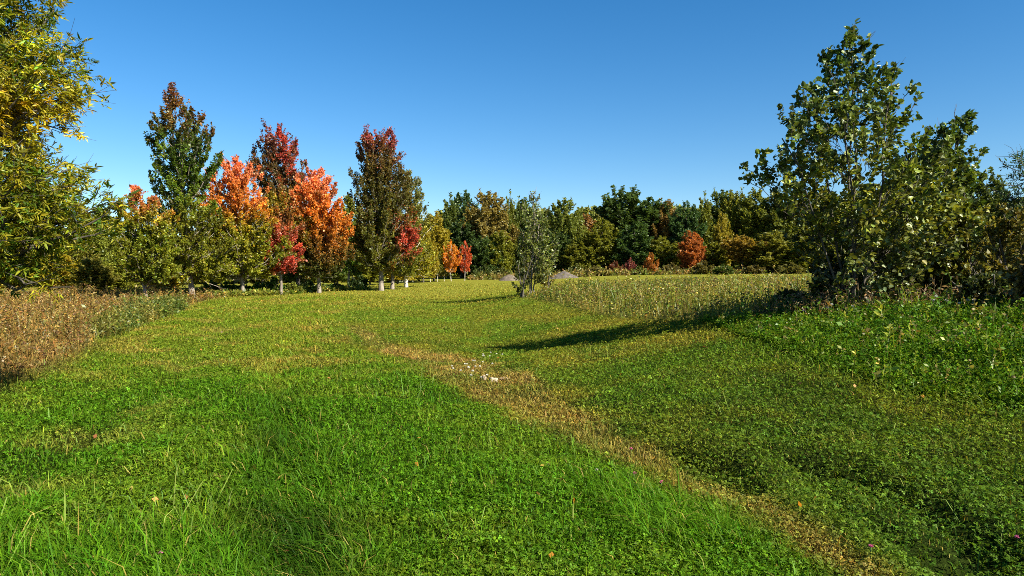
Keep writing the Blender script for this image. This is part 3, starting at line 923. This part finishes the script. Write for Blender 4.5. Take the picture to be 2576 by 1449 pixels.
# --- poplar clump
BP = foot(2140, d=14)
LP = np.array
s = 14 / F * K
pm = prof_m([(74, 2138, 2150), (110, 2088, 2176), (160, 2068, 2215), (215, 2030, 2262), (262, 1975, 2290), (310, 1935, 2296), (370, 1900, 2290), (430, 1880, 2330), (500, 1925, 2385), (560, 1960, 2385), (620, 1990, 2370), (690, 2025, 2340), (745, 2050, 2290)], BP, 2140)
popcol = patchy(ramp((0, (.03, .042, .010)), (.17, (.06, .072, .011)), (.34, (.145, .155, .014)), (.6, (.075, .105, .012)), (1, (.042, .075, .010))), (.16, .19, .07), lambda h, x, P: .24 + .08 * (h < .65))  # leaf colour holds painted light: shaded foot, lit middle, darker backlit top
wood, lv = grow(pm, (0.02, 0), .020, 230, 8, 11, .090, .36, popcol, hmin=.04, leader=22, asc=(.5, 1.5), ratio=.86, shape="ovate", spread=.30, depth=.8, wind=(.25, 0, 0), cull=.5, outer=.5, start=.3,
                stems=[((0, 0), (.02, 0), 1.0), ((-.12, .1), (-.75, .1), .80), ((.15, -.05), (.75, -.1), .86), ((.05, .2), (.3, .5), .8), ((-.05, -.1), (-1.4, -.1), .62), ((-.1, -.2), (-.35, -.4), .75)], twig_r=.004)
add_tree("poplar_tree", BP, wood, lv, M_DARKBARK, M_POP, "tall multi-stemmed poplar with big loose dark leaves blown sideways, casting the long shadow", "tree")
B2 = foot(2310, d=15)
pm = prof_m([(288, 2420, 2434), (330, 2330, 2438), (380, 2275, 2452), (440, 2235, 2460), (520, 2200, 2440), (600, 2210, 2430), (680, 2230, 2400), (740, 2270, 2370)], B2, 2310)
wood, lv = grow(pm, (.9, 0), .020, 150, 8, 11, .090, .36, popcol, hmin=.04, leader=20, asc=(.5, 1.4), ratio=.86, shape="ovate", spread=.30, depth=.8, wind=(.3, 0, 0), cull=.5, outer=.5,
                stems=[((0, 0), (.95, 0), 1.0), ((.1, .1), (.3, .2), .8), ((-.1, 0), (-.3, .1), .7), ((.15, 0), (1.1, -.2), .75)], twig_r=.004)
add_tree("poplar_tree", B2, wood, lv, M_DARKBARK, M_POP, "shorter poplar leaning away from the tall poplar, one leafy spire at its outer edge", "tree")

G3 = "thicket bushes beside the poplars"
for (u, vt, hw, d, cc, lab) in [(2090, 640, 60, 15, (.025, .034, .010), "dark shaded bush at the meadow side of the tall poplar's foot"),  # darkest bushes: leaf colour lowered to stand in for shade below the poplars
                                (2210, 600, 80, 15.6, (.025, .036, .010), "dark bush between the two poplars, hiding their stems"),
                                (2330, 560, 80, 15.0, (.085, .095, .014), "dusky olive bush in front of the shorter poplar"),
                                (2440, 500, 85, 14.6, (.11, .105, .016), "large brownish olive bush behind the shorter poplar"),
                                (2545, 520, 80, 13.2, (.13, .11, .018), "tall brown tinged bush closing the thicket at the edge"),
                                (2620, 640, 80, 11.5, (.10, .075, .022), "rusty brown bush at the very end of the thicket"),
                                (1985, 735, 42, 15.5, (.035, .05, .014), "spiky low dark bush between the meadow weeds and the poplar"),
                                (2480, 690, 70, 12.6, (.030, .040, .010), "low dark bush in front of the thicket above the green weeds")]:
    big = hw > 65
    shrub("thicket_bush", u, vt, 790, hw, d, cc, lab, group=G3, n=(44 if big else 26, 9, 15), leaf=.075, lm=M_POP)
shrub("small_tree", 2420, 420, 700, 60, 24, (.05, .08, .015), "green round tree rising behind the shorter poplar", "tree", n=(40, 9, 18), leaf=.13)
# feathery tree at the edge of the picture
BL = foot(2625, d=20)
pm = prof_m([(370, 2585, 2610), (400, 2545, 2680), (460, 2535, 2720), (540, 2530, 2740), (640, 2540, 2730), (700, 2570, 2690)], BL, 2625)
wood, lv = grow(pm, (-.3, 0), .10, 50, 10, 30, .085, .6, ramp((0, (.04, .06, .015)), (1, (.03, .07, .028))), asc=(.2, .8), ratio=.35, spread=.22, droop=.25)
add_tree("locust_tree", BL, wood, lv, M_DARKBARK, M_LEAF, "feathery dark blue green locust tree cut off by the edge behind the thicket", "tree")

# --- near tree with long narrow leaves in yellow and green
BA = foot(-70, d=9.0)
pa = prof_m([(-260, -330, 60), (-100, -420, 110), (0, -450, 130), (70, -450, 142), (150, -460, 172), (200, -460, 165), (260, -460, 150), (300, -460, 150), (345, -460, 105), (395, -440, 40),
             (425, -440, 190), (460, -440, 240), (500, -440, 268), (560, -440, 268), (610, -430, 240), (640, -420, 190), (675, -380, 120), (700, -330, 95)], BA, -70)


def ashcol(hn, xn, P):
    v = (HV - (P[:, 2] - (EYE - BA[2])) * F / BA[1]) / K     # height band of the crown that has turned golden
    t = np.exp(-((v - 300) / 85) ** 2) * .95 + .30 + .55 * (fbm(P[:, 0] * 1.3, P[:, 2] * 1.3 + P[:, 1], 301, 3) - .5) + rng.normal(0, .12, len(hn))
    c = np.tile(np.array([.21, .205, .012]), (len(hn), 1))
    c = mixc(c, [.07, .125, .010], (rng.random(len(hn)) < .3) * 1.0)
    c = mixc(c, [.28, .26, .016], smooth(.36, .75, t))
    c = mixc(c, [.46, .34, .018], smooth(.78, 1.2, t) * .7)
    return c


def compound_tree():
    wood, cl = grow(pa, (-.3, 0), 0.14, 350, 9, 8, .2, .55, ashcol, hmin=.25, asc=(-.1, .7), spread=.2, depth=.75, bark_col=(1, 1, 1), upbias=.2, twig_r=.004, outer=.7)
    lv = Geo()
    V = cl.V[0].reshape(-1, 4, 3); C = cl.C[0].reshape(-1, 4, 3)[:, 0]
    base_, tip = V[:, 0], V[:, 2]
    ax = tip - base_
    # only the half of the crown that reaches towards the meadow needs full leaves
    n = len(V)
    ax /= np.linalg.norm(ax, axis=1, keepdims=True)
    side = np.cross(ax, rng.normal(0, .5, (n, 3)) + np.array([0, 0, 1.])); side /= np.linalg.norm(side, axis=1, keepdims=True)
    Ps, As, Ls, Cs = [], [], [], []
    rl = .085 * np.exp(rng.normal(0, .2, n))
    for (t, sg, ln) in [(.25, 1, .8), (.25, -1, .8), (.6, 1, .95), (.6, -1, .95), (.95, 1, 1), (.95, -1, 1), (1.0, 0, 1.15)]:
        A = ax * (.55 if sg else 1.) + side * sg * .85 + rng.normal(0, .18, (n, 3)) + np.array([0, 0, -.12])
        A /= np.linalg.norm(A, axis=1, keepdims=True)
        Ps.append(base_ + ax * (rl * t)[:, None]); As.append(A); Ls.append(ln * .074 * np.exp(rng.normal(0, .18, n))); Cs.append(C)
    lv.add(*leaf_geo(np.concatenate(Ps), np.concatenate(As), np.concatenate(Ls), .30, jitter_col(np.concatenate(Cs), .18, .08), "ovate", 1.0))
    return wood, lv


wood, lv = compound_tree()
add_tree("ash_tree", BA, wood, lv, M_DARKBARK, M_LEAF, "near ash tree with narrow green leaves and a golden yellow band, cut by the edge", "tree")


# --- woodland trees built from a few shapes, each tree its own object
def proto(outl, n, leaf, seed_asc=(.2, 1.0), r0=.2, hmin=.12, twl=1.1):
    pr = [(h, -a, b) for h, a, b in outl]

    def cf(hn, xn, P):
        k = 1.3 * (.7 + .6 * fbm(P[:, 0] * .9 + 3, P[:, 2] * .9 + P[:, 1], 401, 3))
        c = np.stack([k * (1 + .25 * (fbm(P[:, 0] * .4, P[:, 2] * .4 + 7, 411, 2) - .5)), k, k], -1)
        return c
    wood, lv = grow(pr, (0, 0), r0, *n, leaf, twl, cf, hmin=hmin, asc=seed_asc, spread=.32, shoots=.9, cull=.4)
    return wood, lv


PROTO = {}
for key, outl, n, lf, asc, hm in [
    ("round", [(1.5, 1.6, 1.8), (3, 3, 3.2), (6, 3.8, 3.6), (9, 3.2, 3.4), (11, 2, 1.8), (12, .5, .5)], (90, 11, 30), .27, (.2, 1.1), .1),
    ("upright", [(1, 1.8, 1.6), (3, 3, 2.8), (6, 3.3, 3.6), (9, 2.9, 3.0), (11, 1.9, 2.2), (12, .9, 1.0)], (90, 11, 30), .26, (.6, 2.2), .08),
    ("cone", [(.8, 2.6, 2.4), (3, 3.4, 3.2), (6, 2.8, 2.9), (9, 1.7, 1.8), (11, .8, .8), (12, .2, .2)], (90, 11, 30), .26, (.05, .7), .06),
    ("spread", [(4, 1.2, 1.0), (6, 2.4, 2.6), (8, 3.2, 2.2), (9.5, 3.9, 3.6), (11, 3.2, 3.8), (12, 1.6, 1.2)], (80, 11, 30), .28, (.4, 1.6), .3),
    ("ragged", [(1.2, 2, 2.6), (3, 3.4, 2.4), (5, 2.6, 3.6), (7, 3.4, 2.8), (9, 2.2, 3.2), (10.5, 2.4, 1.4), (12, .4, .5)], (84, 11, 30), .27, (.3, 1.6), .08),
]:
    w_, l_ = proto(outl, n, lf, asc, .17, hm)
    PROTO[key] = (w_.data("trunk", M_DARKBARK, True), l_.data("crown", M_LEAF), 12.0, 3.5)
w_, l_ = proto([(.1, 1.6, 1.4), (.8, 2, 2.1), (1.8, 1.6, 1.7), (2.6, .6, .5)], (34, 8, 15), .20, (.6, 1.6), .05, .04, .6)
PROTO["bush"] = (w_.data("stem", M_DARKBARK, True), l_.data("foliage", M_LEAF), 2.6, 2.0)
w_, l_ = proto([(1.1, .5, .5), (1.6, 1.1, 1.0), (2.6, 1.3, 1.4), (3.6, .9, 1.0), (4.5, .2, .2)], (34, 7, 17), .16, (.5, 1.6), .035, .22, .5)
PROTO["sapling"] = (w_.data("trunk", M_BIRCH, True), l_.data("crown", M_LEAF), 4.5, 1.35)


def wood_tree(kind, u, vt, hw, d, colr, name, label, cat="tree", group=None, rot=None):
    td, cd, ph, pw = PROTO[kind]
    b = foot(u, d=d)
    s = d / F
    Hh = (EYE - b[2]) + (HV - vt * K) * s
    r = empty(name, b, label, cat, group)
    r.scale = (hw * K * s / pw, hw * K * s / pw, Hh / ph)
    r.rotation_euler = (0, 0, rng.random() * 6.28 if rot is None else rot)
    t = link("stem" if kind == "bush" else "trunk", td, r)
    c = link("foliage" if kind == "bush" else "crown", cd, r)
    c.color = (*colr, 1)
    return r


FDG, FG, FO, FYO, FB, FR = (.092, .125, .022), (.145, .165, .020), (.175, .185, .020), (.30, .24, .020), (.15, .095, .03), (.20, .06, .025)
GF = "trees along the far wood edge"
FOREST = [
 ("cone", 1128, 505, 40, 112, FDG, "dark green tree nearest the lone maple in the far wood"),
 ("upright", 1165, 494, 42, 116, (.05, .095, .030), "very dark blue green tree above the orange sapling"),
 ("upright", 1226, 492, 52, 110, (.22, .17, .04), "bronze tipped broad tree beyond the orange and red saplings"),
 ("cone", 1280, 497, 24, 118, FG, "narrow dark tree just left of the slim young poplar's tip"),
 ("upright", 1312, 508, 32, 120, FDG, "dark tree directly behind the slim young poplar"),
 ("ragged", 1375, 528, 36, 116, (.10, .11, .02), "dull dark green tree over the gap between the gravel mounds"),
 ("upright", 1422, 510, 44, 108, (.15, .18, .03), "light olive green upright tree behind the larger gravel mound"),
 ("ragged", 1478, 545, 38, 112, (.24, .12, .035), "reddish topped low tree at the dip of the far wood"),
 ("spread", 1580, 490, 60, 114, (.06, .10, .022), "tall spreading dark tree with sky showing under its crown"),
 ("upright", 1672, 512, 36, 114, (.22, .14, .035), "rosy brown topped tree right of the tall spreading tree"),
 ("round", 1727, 519, 38, 110, (.055, .105, .03), "rounded blue green tree above the rust coloured tree"),
 ("cone", 1768, 500, 32, 116, FG, "pointed green tree beside the rounded blue green tree"),
 ("upright", 1812, 488, 40, 118, FDG, "dark tall tree above the golden tree top"),
 ("upright", 1850, 490, 40, 116, FO, "olive tree at the poplar's reaching twig"),
 ("ragged", 1905, 484, 50, 114, FG, "green tree behind the poplar's lowest outer branch"),
 ("round", 1975, 480, 55, 112, (.11, .13, .02), "broad green tree seen through the poplar's leaves"),
 ("upright", 2060, 486, 55, 112, FO, "olive tree behind the poplar stems"),
 ("round", 2170, 480, 60, 110, FDG, "dark tree hidden behind the tall poplar"),
 ("round", 2480, 452, 60, 70, (.055, .075, .015), "broad tree rising behind the thicket"),
 ("ragged", 1816, 540, 22, 108, (.28, .23, .02), "tree with golden yellow top inside the far wood"),
 ("ragged", 1515, 556, 46, 104, FO, "olive leafy tree with brown twigs below the dip of the wood"),
 ("cone", 1600, 556, 46, 102, (.055, .10, .022), "dense dark conical tree below the tall spreading tree"),
 ("ragged", 1666, 598, 36, 101, FO, "low yellowish green tree beside the rust coloured tree"),
 ("ragged", 1740, 585, 32, 97, (.40, .13, .03), "rust red tree with feathery upright branches before the far wood"),
 ("ragged", 1792, 612, 34, 99, FO, "low olive tree between the rust tree and the dark stemmed tree"),
 ("spread", 1866, 600, 40, 95, (.28, .19, .03), "small brownish orange tree with forked dark trunk"),
 ("ragged", 1942, 585, 50, 94, (.20, .20, .03), "pale olive tree with leaning white trunk near the poplar"),
 ("ragged", 2030, 600, 50, 92, FO, "low olive tree behind the poplar's foot"),
 ("round", 1402, 590, 36, 104, (.06, .095, .02), "dark green low tree right behind the larger gravel mound"),
 ("ragged", 1452, 600, 34, 103, FO, "olive low tree at the end of the larger gravel mound"),
 ("ragged", 1255, 585, 36, 104, (.19, .20, .02), "yellow green low tree behind the smaller gravel mound"),
 ("round", 1215, 600, 34, 103, (.06, .10, .02), "dark green low tree next to the red sapling"),
 ("round", 1160, 560, 40, 108, (.05, .085, .02), "dark tree mass just above the orange sapling"),
 ("ragged", 1092, 540, 40, 92, FYO, "yellow green tree beyond the white trunked birch"),
 ("ragged", 1065, 575, 32, 84, FYO, "yellowing tree behind the first white stemmed saplings"),
]
for kd, u, vt, hw, d, cc, lab in FOREST:
    wood_tree(kd, u, vt, hw * 1.38, d, cc, "woodland_tree", lab, group=GF)
GL = "trees behind the grove"
for kd, u, vt, hw, d, cc, lab in [
    ("ragged", 20, 600, 70, 60, FYO, "yellow olive tree far behind the ash tree's lowest branches"),
    ("round", 110, 575, 60, 58, FO, "olive tree behind the ash tree above the brown weeds"),
    ("ragged", 185, 560, 50, 57, (.13, .12, .018), "yellowish tree between the ash tree and the small maple"),
    ("upright", 255, 530, 48, 62, FG, "green tree top just left of the small orange topped maple"),
    ("ragged", 150, 640, 55, 50, FYO, "low golden olive tree over the dry brown weeds"),
    ("ragged", 235, 650, 50, 48, (.15, .14, .02), "low yellow tree left of the small maple's trunk"),
    ("ragged", 305, 640, 45, 52, FO, "low olive tree directly behind the small maple"),
    ("round", 440, 590, 50, 58, FO, "olive tree between the small maple and the tallest maple"),
    ("ragged", 420, 660, 40, 50, FYO, "low yellow green tree beside the tallest maple's trunk"),
    ("round", 545, 560, 55, 64, FO, "olive tree deep behind the tallest maple"),
    ("round", 660, 520, 60, 66, FO, "dull green tree deep behind the crimson maple"),
    ("round", 770, 600, 60, 68, FDG, "dark tree at the back of the shaded hollow"),
    ("round", 850, 610, 50, 70, FDG, "dark tree behind the orange maple's outer edge"),
    ("ragged", 930, 600, 50, 72, FO, "olive tree behind the lone maple's trunk"),
    ("ragged", 1000, 600, 45, 74, FYO, "yellow olive tree behind the leaning trunk")]:
    wood_tree(kd, u, vt, hw * 1.15, d, np.array(cc) * 1.35, "woodland_tree", lab, group=GL)
GS = "young trees planted along the field edge"
for u, vt, hw, d, cc, lab in [
    (1040, 618, 20, 84, (.16, .13, .03), "thin forked sapling with grey white stem, next to the birch"),
    (1061, 628, 18, 85, (.22, .17, .02), "yellowish sapling between the forked stem and the tiny orange patch"),
    (1083, 640, 16, 86, (.30, .15, .02), "small sapling with a few orange leaves among yellow green ones"),
    (1100, 632, 18, 87, (.16, .16, .02), "yellow green sapling left of the bright orange one"),
    (1135, 612, 24, 87, (.62, .23, .02), "bright orange sapling with thin white stem"),
    (1169, 613, 21, 88, (.50, .085, .025), "fiery red sapling beside the bright orange one"),
    (1118, 655, 18, 89, (.13, .15, .02), "low green sapling under the bright orange one")]:
    wood_tree("sapling", u, vt, hw * 1.1, d, cc, "sapling", lab, group=GS)
GB = "bushes along the far wood edge"
for u, vt, hw, d, cc, lab in [
    (1320, 660, 20, 90, (.20, .17, .02), "yellow bush behind the slim young poplar"), (1548, 662, 20, 96, (.16, .05, .025), "dark red bush at the far field edge"),
    (1585, 655, 14, 97, (.22, .05, .04), "small crimson bush in front of the dark conical tree"), (1638, 644, 19, 95, (.36, .13, .02), "orange bush left of the rust red tree"),
    (1690, 665, 22, 95, (.14, .11, .03), "brownish bush at the rust red tree's foot"), (1500, 672, 26, 95, (.15, .13, .04), "tan grass like bush beyond the larger gravel mound"),
    (1610, 672, 20, 95, (.10, .12, .02), "olive bush between the crimson and the orange bush"), (1770, 660, 26, 94, (.13, .11, .025), "tawny bush right of the rust red tree"),
    (1820, 668, 26, 90, (.075, .11, .018), "low green reed like bush at the field edge"), (1900, 668, 26, 92, (.15, .12, .03), "tan bush by the leaning white trunk"),
    (1990, 665, 34, 88, (.13, .12, .025), "olive tan bush seen left of the poplar stems"), (1450, 668, 22, 97, (.10, .11, .02), "green bush just right of the larger gravel mound"),
    (1218, 672, 26, 98, (.07, .09, .018), "dark bush beyond the red sapling"), (1262, 676, 22, 96, (.10, .11, .02), "olive bush left of the smaller gravel mound"),
    (1345, 668, 22, 97, (.08, .09, .02), "dull green bush between the two gravel mounds")]:
    wood_tree("bush", u, vt, hw * 1.15, d, cc, "edge_bush", lab, "bush", GB)

# one mass of wood farther back
g = Geo()
gw = Geo()
nclump = 0
for (u0, u1, vt0, vt1, d, step, cc) in [(1040, 2800, 548, 505, 124, 34, (.15, .165, .03)), (-300, 1000, 640, 600, 90, 40, (.13, .13, .02))]:
    for u in np.arange(u0, u1, step):
        t = (u - u0) / (u1 - u0)
        vt = vt0 + (vt1 - vt0) * t + rng.normal(0, 9)
        dd = d + rng.uniform(-3, 6)
        b = foot(u, d=dd)
        Hh = (EYE - b[2]) + (HV - vt * K) * dd / F
        n = 2600
        th = rng.random(n) * 6.28; hh = rng.random(n) ** .8
        rad = 3.6 * np.sqrt(np.clip(1 - (hh * 1.05 - .35) ** 2 * 1.6, .05, 1)) * (.5 + .5 * rng.random(n) ** .5)
        P = np.stack([b[0] + rad * np.cos(th), b[1] + rad * np.sin(th), b[2] + hh * Hh], -1)
        P += rand_unit(n) * .4
        k = np.array(cc) * math.exp(rng.normal(0, .2))
        ax = rand_unit(n)
        g.add(*leaf_geo(P, ax, np.full(n, .75), .8, jitter_col(np.tile(k, (n, 1)), .25, .1)))
o = link("distant_woods", g.data("distant_woods", M_LEAF)); tag(o, kind="stuff")


def far_line(us, v, d):
    return [((u * K - 512) / F * d, d) for u in us]


Z_EDGE = np.array(far_line([1180, 1500, 1800, 2100, 2300], 0, 93) + far_line([2300, 2100, 1800, 1500, 1180], 0, 99))
weed_patch("wood_edge_weeds", Z_EDGE, 4200, .6, [(.16, .15, .03), (.24, .18, .05), (.13, .15, .02), (.28, .20, .06)], 9, .085, None, wstem=.02)

# ------------------------------------------------------------------ gravel mounds, stones, flowers
def mound(u0, u1, vt, d, col, label):
    b = foot((u0 + u1) / 2, d=d)
    w = (u1 - u0) / 2 * K * d / F
    hh = (EYE - b[2]) + (HV - vt * K) * d / F
    n, m = 40, 14
    V, C = [], []
    for i_ in range(m + 1):
        for j_ in range(n):
            r = i_ / m; a = j_ / n * 2 * math.pi
            V.append((w * 1.02 * r * math.cos(a), w * .7 * r * math.sin(a), 0))
    V = np.array(V)
    rr = np.repeat(np.arange(m + 1) / m, n)
    lump = fbm(V[:, 0] * .9 + u0, V[:, 1] * .9, 501, 4)
    V[:, 2] = hh * np.clip((1 - rr ** 1.8) * (.75 + .5 * lump), 0, 2) - .25 * rr
    q = [(i_ * n + j_, (i_ + 1) * n + j_, (i_ + 1) * n + (j_ + 1) % n, i_ * n + (j_ + 1) % n) for i_ in range(m) for j_ in range(n)]
    c = np.array(col) * (.7 + .6 * fbm(V[:, 0] * 3, V[:, 1] * 3, 511, 3))[:, None]
    o = link("gravel_mound", mesh_data("gravel_mound", V, q, np.full(len(q), 4), c, M_GRAVEL))
    o.location = b
    tag(o, label, "mound")


mound(1372, 1466, 683, 90, (.105, .09, .075), "larger low mound of pale brown gravel at the far field edge")
mound(1250, 1312, 690, 88, (.12, .098, .075), "smaller flat mound of tan gravel beside the slim young poplar")

def ground_pt(u, v):
    x, y = at(u * K, v * K)
    return np.array([x, y, gz(np.array([x]), np.array([y]))[0]])


for (u, v, rx, ry, rz, c_, lab) in [(1218, 953, .055, .05, .075, (.34, .27, .18), "small upright pale stone nearest the white flowers"),
                                    (1243, 957, .12, .07, .06, (.36, .30, .21), "largest whitish flat stone in the tan swale"),
                                    (1266, 952, .13, .06, .035, (.27, .19, .12), "flat brownish stone at the end of the stones")]:
    p = ground_pt(u, v)
    g = Geo(); g.lathe_blob((0, 0, rz * .35 + .02), rx * .62, ry * .7, rz * .7, c_, 14, 8, .5, int(u))
    o = link("stone", g.data("stone", M_STONE)); o.location = p
    tag(o, lab, "stone", "pale stones in the swale")

# white fluffy seed heads on thin stems
M_PETAL = leaf_mat("white_petal", trans=.3, gloss=.02, tint=(1, 1, 1))


def flower_plant(name, u, v, heads, hgt, hs, hcol, scol, label, cat, group, spread=.12):
    p = ground_pt(u, v)
    r = empty(name, p, label, cat, group)
    for k in range(heads):
        a = rng.random() * 6.28; q = spread * math.sqrt(rng.random()) if heads > 1 else 0
        hh = hgt * rng.uniform(.75, 1.15)
        top = np.array([q * math.cos(a), q * math.sin(a), hh])
        g = Geo(); g.tube([(top[0] * .3, top[1] * .3, -.02), top * np.array([.6, .6, .6]), top], [.004, .0035, .003], 4, scol)
        link("stem", g.data("stem", M_STEM), r)
        n = 46
        h_ = Geo()
        dirs = rand_unit(n); dirs[:, 2] = np.abs(dirs[:, 2]) * .9 + .1
        P = top + dirs * hs * .15
        h_.add(*leaf_geo(P, dirs, np.full(n, hs), .45, jitter_col(np.tile(hcol, (n, 1)), .08, .03)))
        h_.lathe_blob(top, hs * .35, hs * .35, hs * .35, np.array(hcol) * .9, 8, 5)
        link("flower_head", h_.data("flower_head", M_PETAL), r)
    return r


GW = "white flowers in the tan swale"
for (u, v, n, lab) in [(1156, 935, 4, "densest clump of white flower heads at the outer end of the swale patch"),
                       (1178, 948, 3, "white flower plant beside the dark weed tuft in the swale"),
                       (1190, 928, 3, "white flower plant in the middle of the patch, among tan grass"),
                       (1205, 915, 3, "white flower plant just below the tip of the long shadow"),
                       (1198, 958, 3, "lowest white flower plant, next to the upright pale stone"),
                       (1228, 905, 4, "white flower plant touching the long shadow's lower edge"),
                       (1245, 902, 3, "white flower plant furthest along the shadow"),
                       (1216, 932, 2, "small white flower plant between the stones and the shadow")]:
    flower_plant("white_flower_plant", u, v, n, .12, .021, (.72, .70, .60), (.12, .13, .03), lab, "flower", GW, .20)
GP = "single clover blossoms in the grass"
for (u, v, hc, hs, lab) in [(1597, 1224, (.62, .16, .28), .017, "pink clover blossom in the fresh grass near the swale's edge"),
                            (1665, 1236, (.60, .14, .26), .016, "pink clover blossom at the swale's tan edge, close to another pink one"),
                            (2193, 1420, (.62, .15, .28), .014, "small pink clover blossom near the bottom, by dry tan grass"),
                            (2562, 1362, (.66, .20, .34), .017, "large pink clover blossom by the dark clover at the frame's edge"),
                            (1588, 1142, (.60, .16, .26), .018, "farthest pink clover blossom, in the tan swale"),
                            (1502, 1210, (.75, .70, .55), .014, "cream white clover blossom alone in the fresh green strip"),
                            (402, 1447, (.60, .2, .35), .013, "pink clover blossom at the very bottom in the long grass")]:
    flower_plant("clover_blossom", u, v, 1, .10, hs, hc, (.08, .15, .02), lab, "flower", GP)

GQ = "pale seed heads at the thicket's foot"
for (u, v, hh, n, lab) in [(2338, 800, .36, 2, "pair of tall pale round seed heads before the dark thicket"),
                           (2025, 800, .20, 2, "twin white seed heads at the meadow side of the poplar"),
                           (2085, 806, .26, 2, "pale seed heads against the dark base of the poplar"),
                           (2140, 806, .22, 2, "small pale seed heads right under the tall poplar"),
                           (2190, 800, .34, 3, "flat cream flower heads standing beside the broad yellow leaves"),
                           (2400, 802, .30, 2, "tan flower heads at the green weeds' upper edge"),
                           (2440, 806, .30, 3, "brownish flat flower heads near the edge of the thicket")]:
    flower_plant("wild_carrot_plant", u, v, n, hh, .032, (.50, .42, .32) if n != 2 else (.55, .55, .50), (.12, .13, .04), lab, "flower", GQ, .12)


def broadleaf(u, v, hh, n, L, c_, label):
    p = ground_pt(u, v)
    r = empty("broadleaf_weed", p, label, "weed", "broad leaved weeds on the bank")
    g = Geo(); g.tube([(0, 0, -.02), (.01, 0, hh * .5), (.03, 0, hh)], [.008, .006, .003], 5, np.array(c_) * .8)
    link("stem", g.data("stem", M_STEM), r)
    l_ = Geo()
    t = np.linspace(.15, 1, n); a = np.arange(n) * 2.4
    P = np.stack([.02 * t, 0 * t, hh * t], -1)
    ax = np.stack([np.cos(a), np.sin(a), .35 + .5 * t], -1); ax /= np.linalg.norm(ax, axis=1, keepdims=True)
    l_.add(*leaf_geo(P, ax, L * (1.15 - .4 * t), .34, jitter_col(np.tile(c_, (n, 1)), .12, .05), "ovate", 1.4))
    link("foliage", l_.data("foliage", M_GRASS), r)


for a_ in [(2215, 826, .42, 10, .20, (.24, .27, .03), "yellow green broad leaved weed on the bank before the poplars"),
           (2235, 870, .26, 9, .17, (.22, .25, .03), "yellow broad leaved weed lowest on the bank"),
           (2300, 822, .36, 14, .16, (.08, .17, .03), "bright green weed with whorled narrow leaves, first of the whorled pair"),
           (2360, 818, .40, 14, .16, (.08, .17, .03), "bright green weed with whorled narrow leaves, under the tall pale seed heads")]:
    broadleaf(*a_)
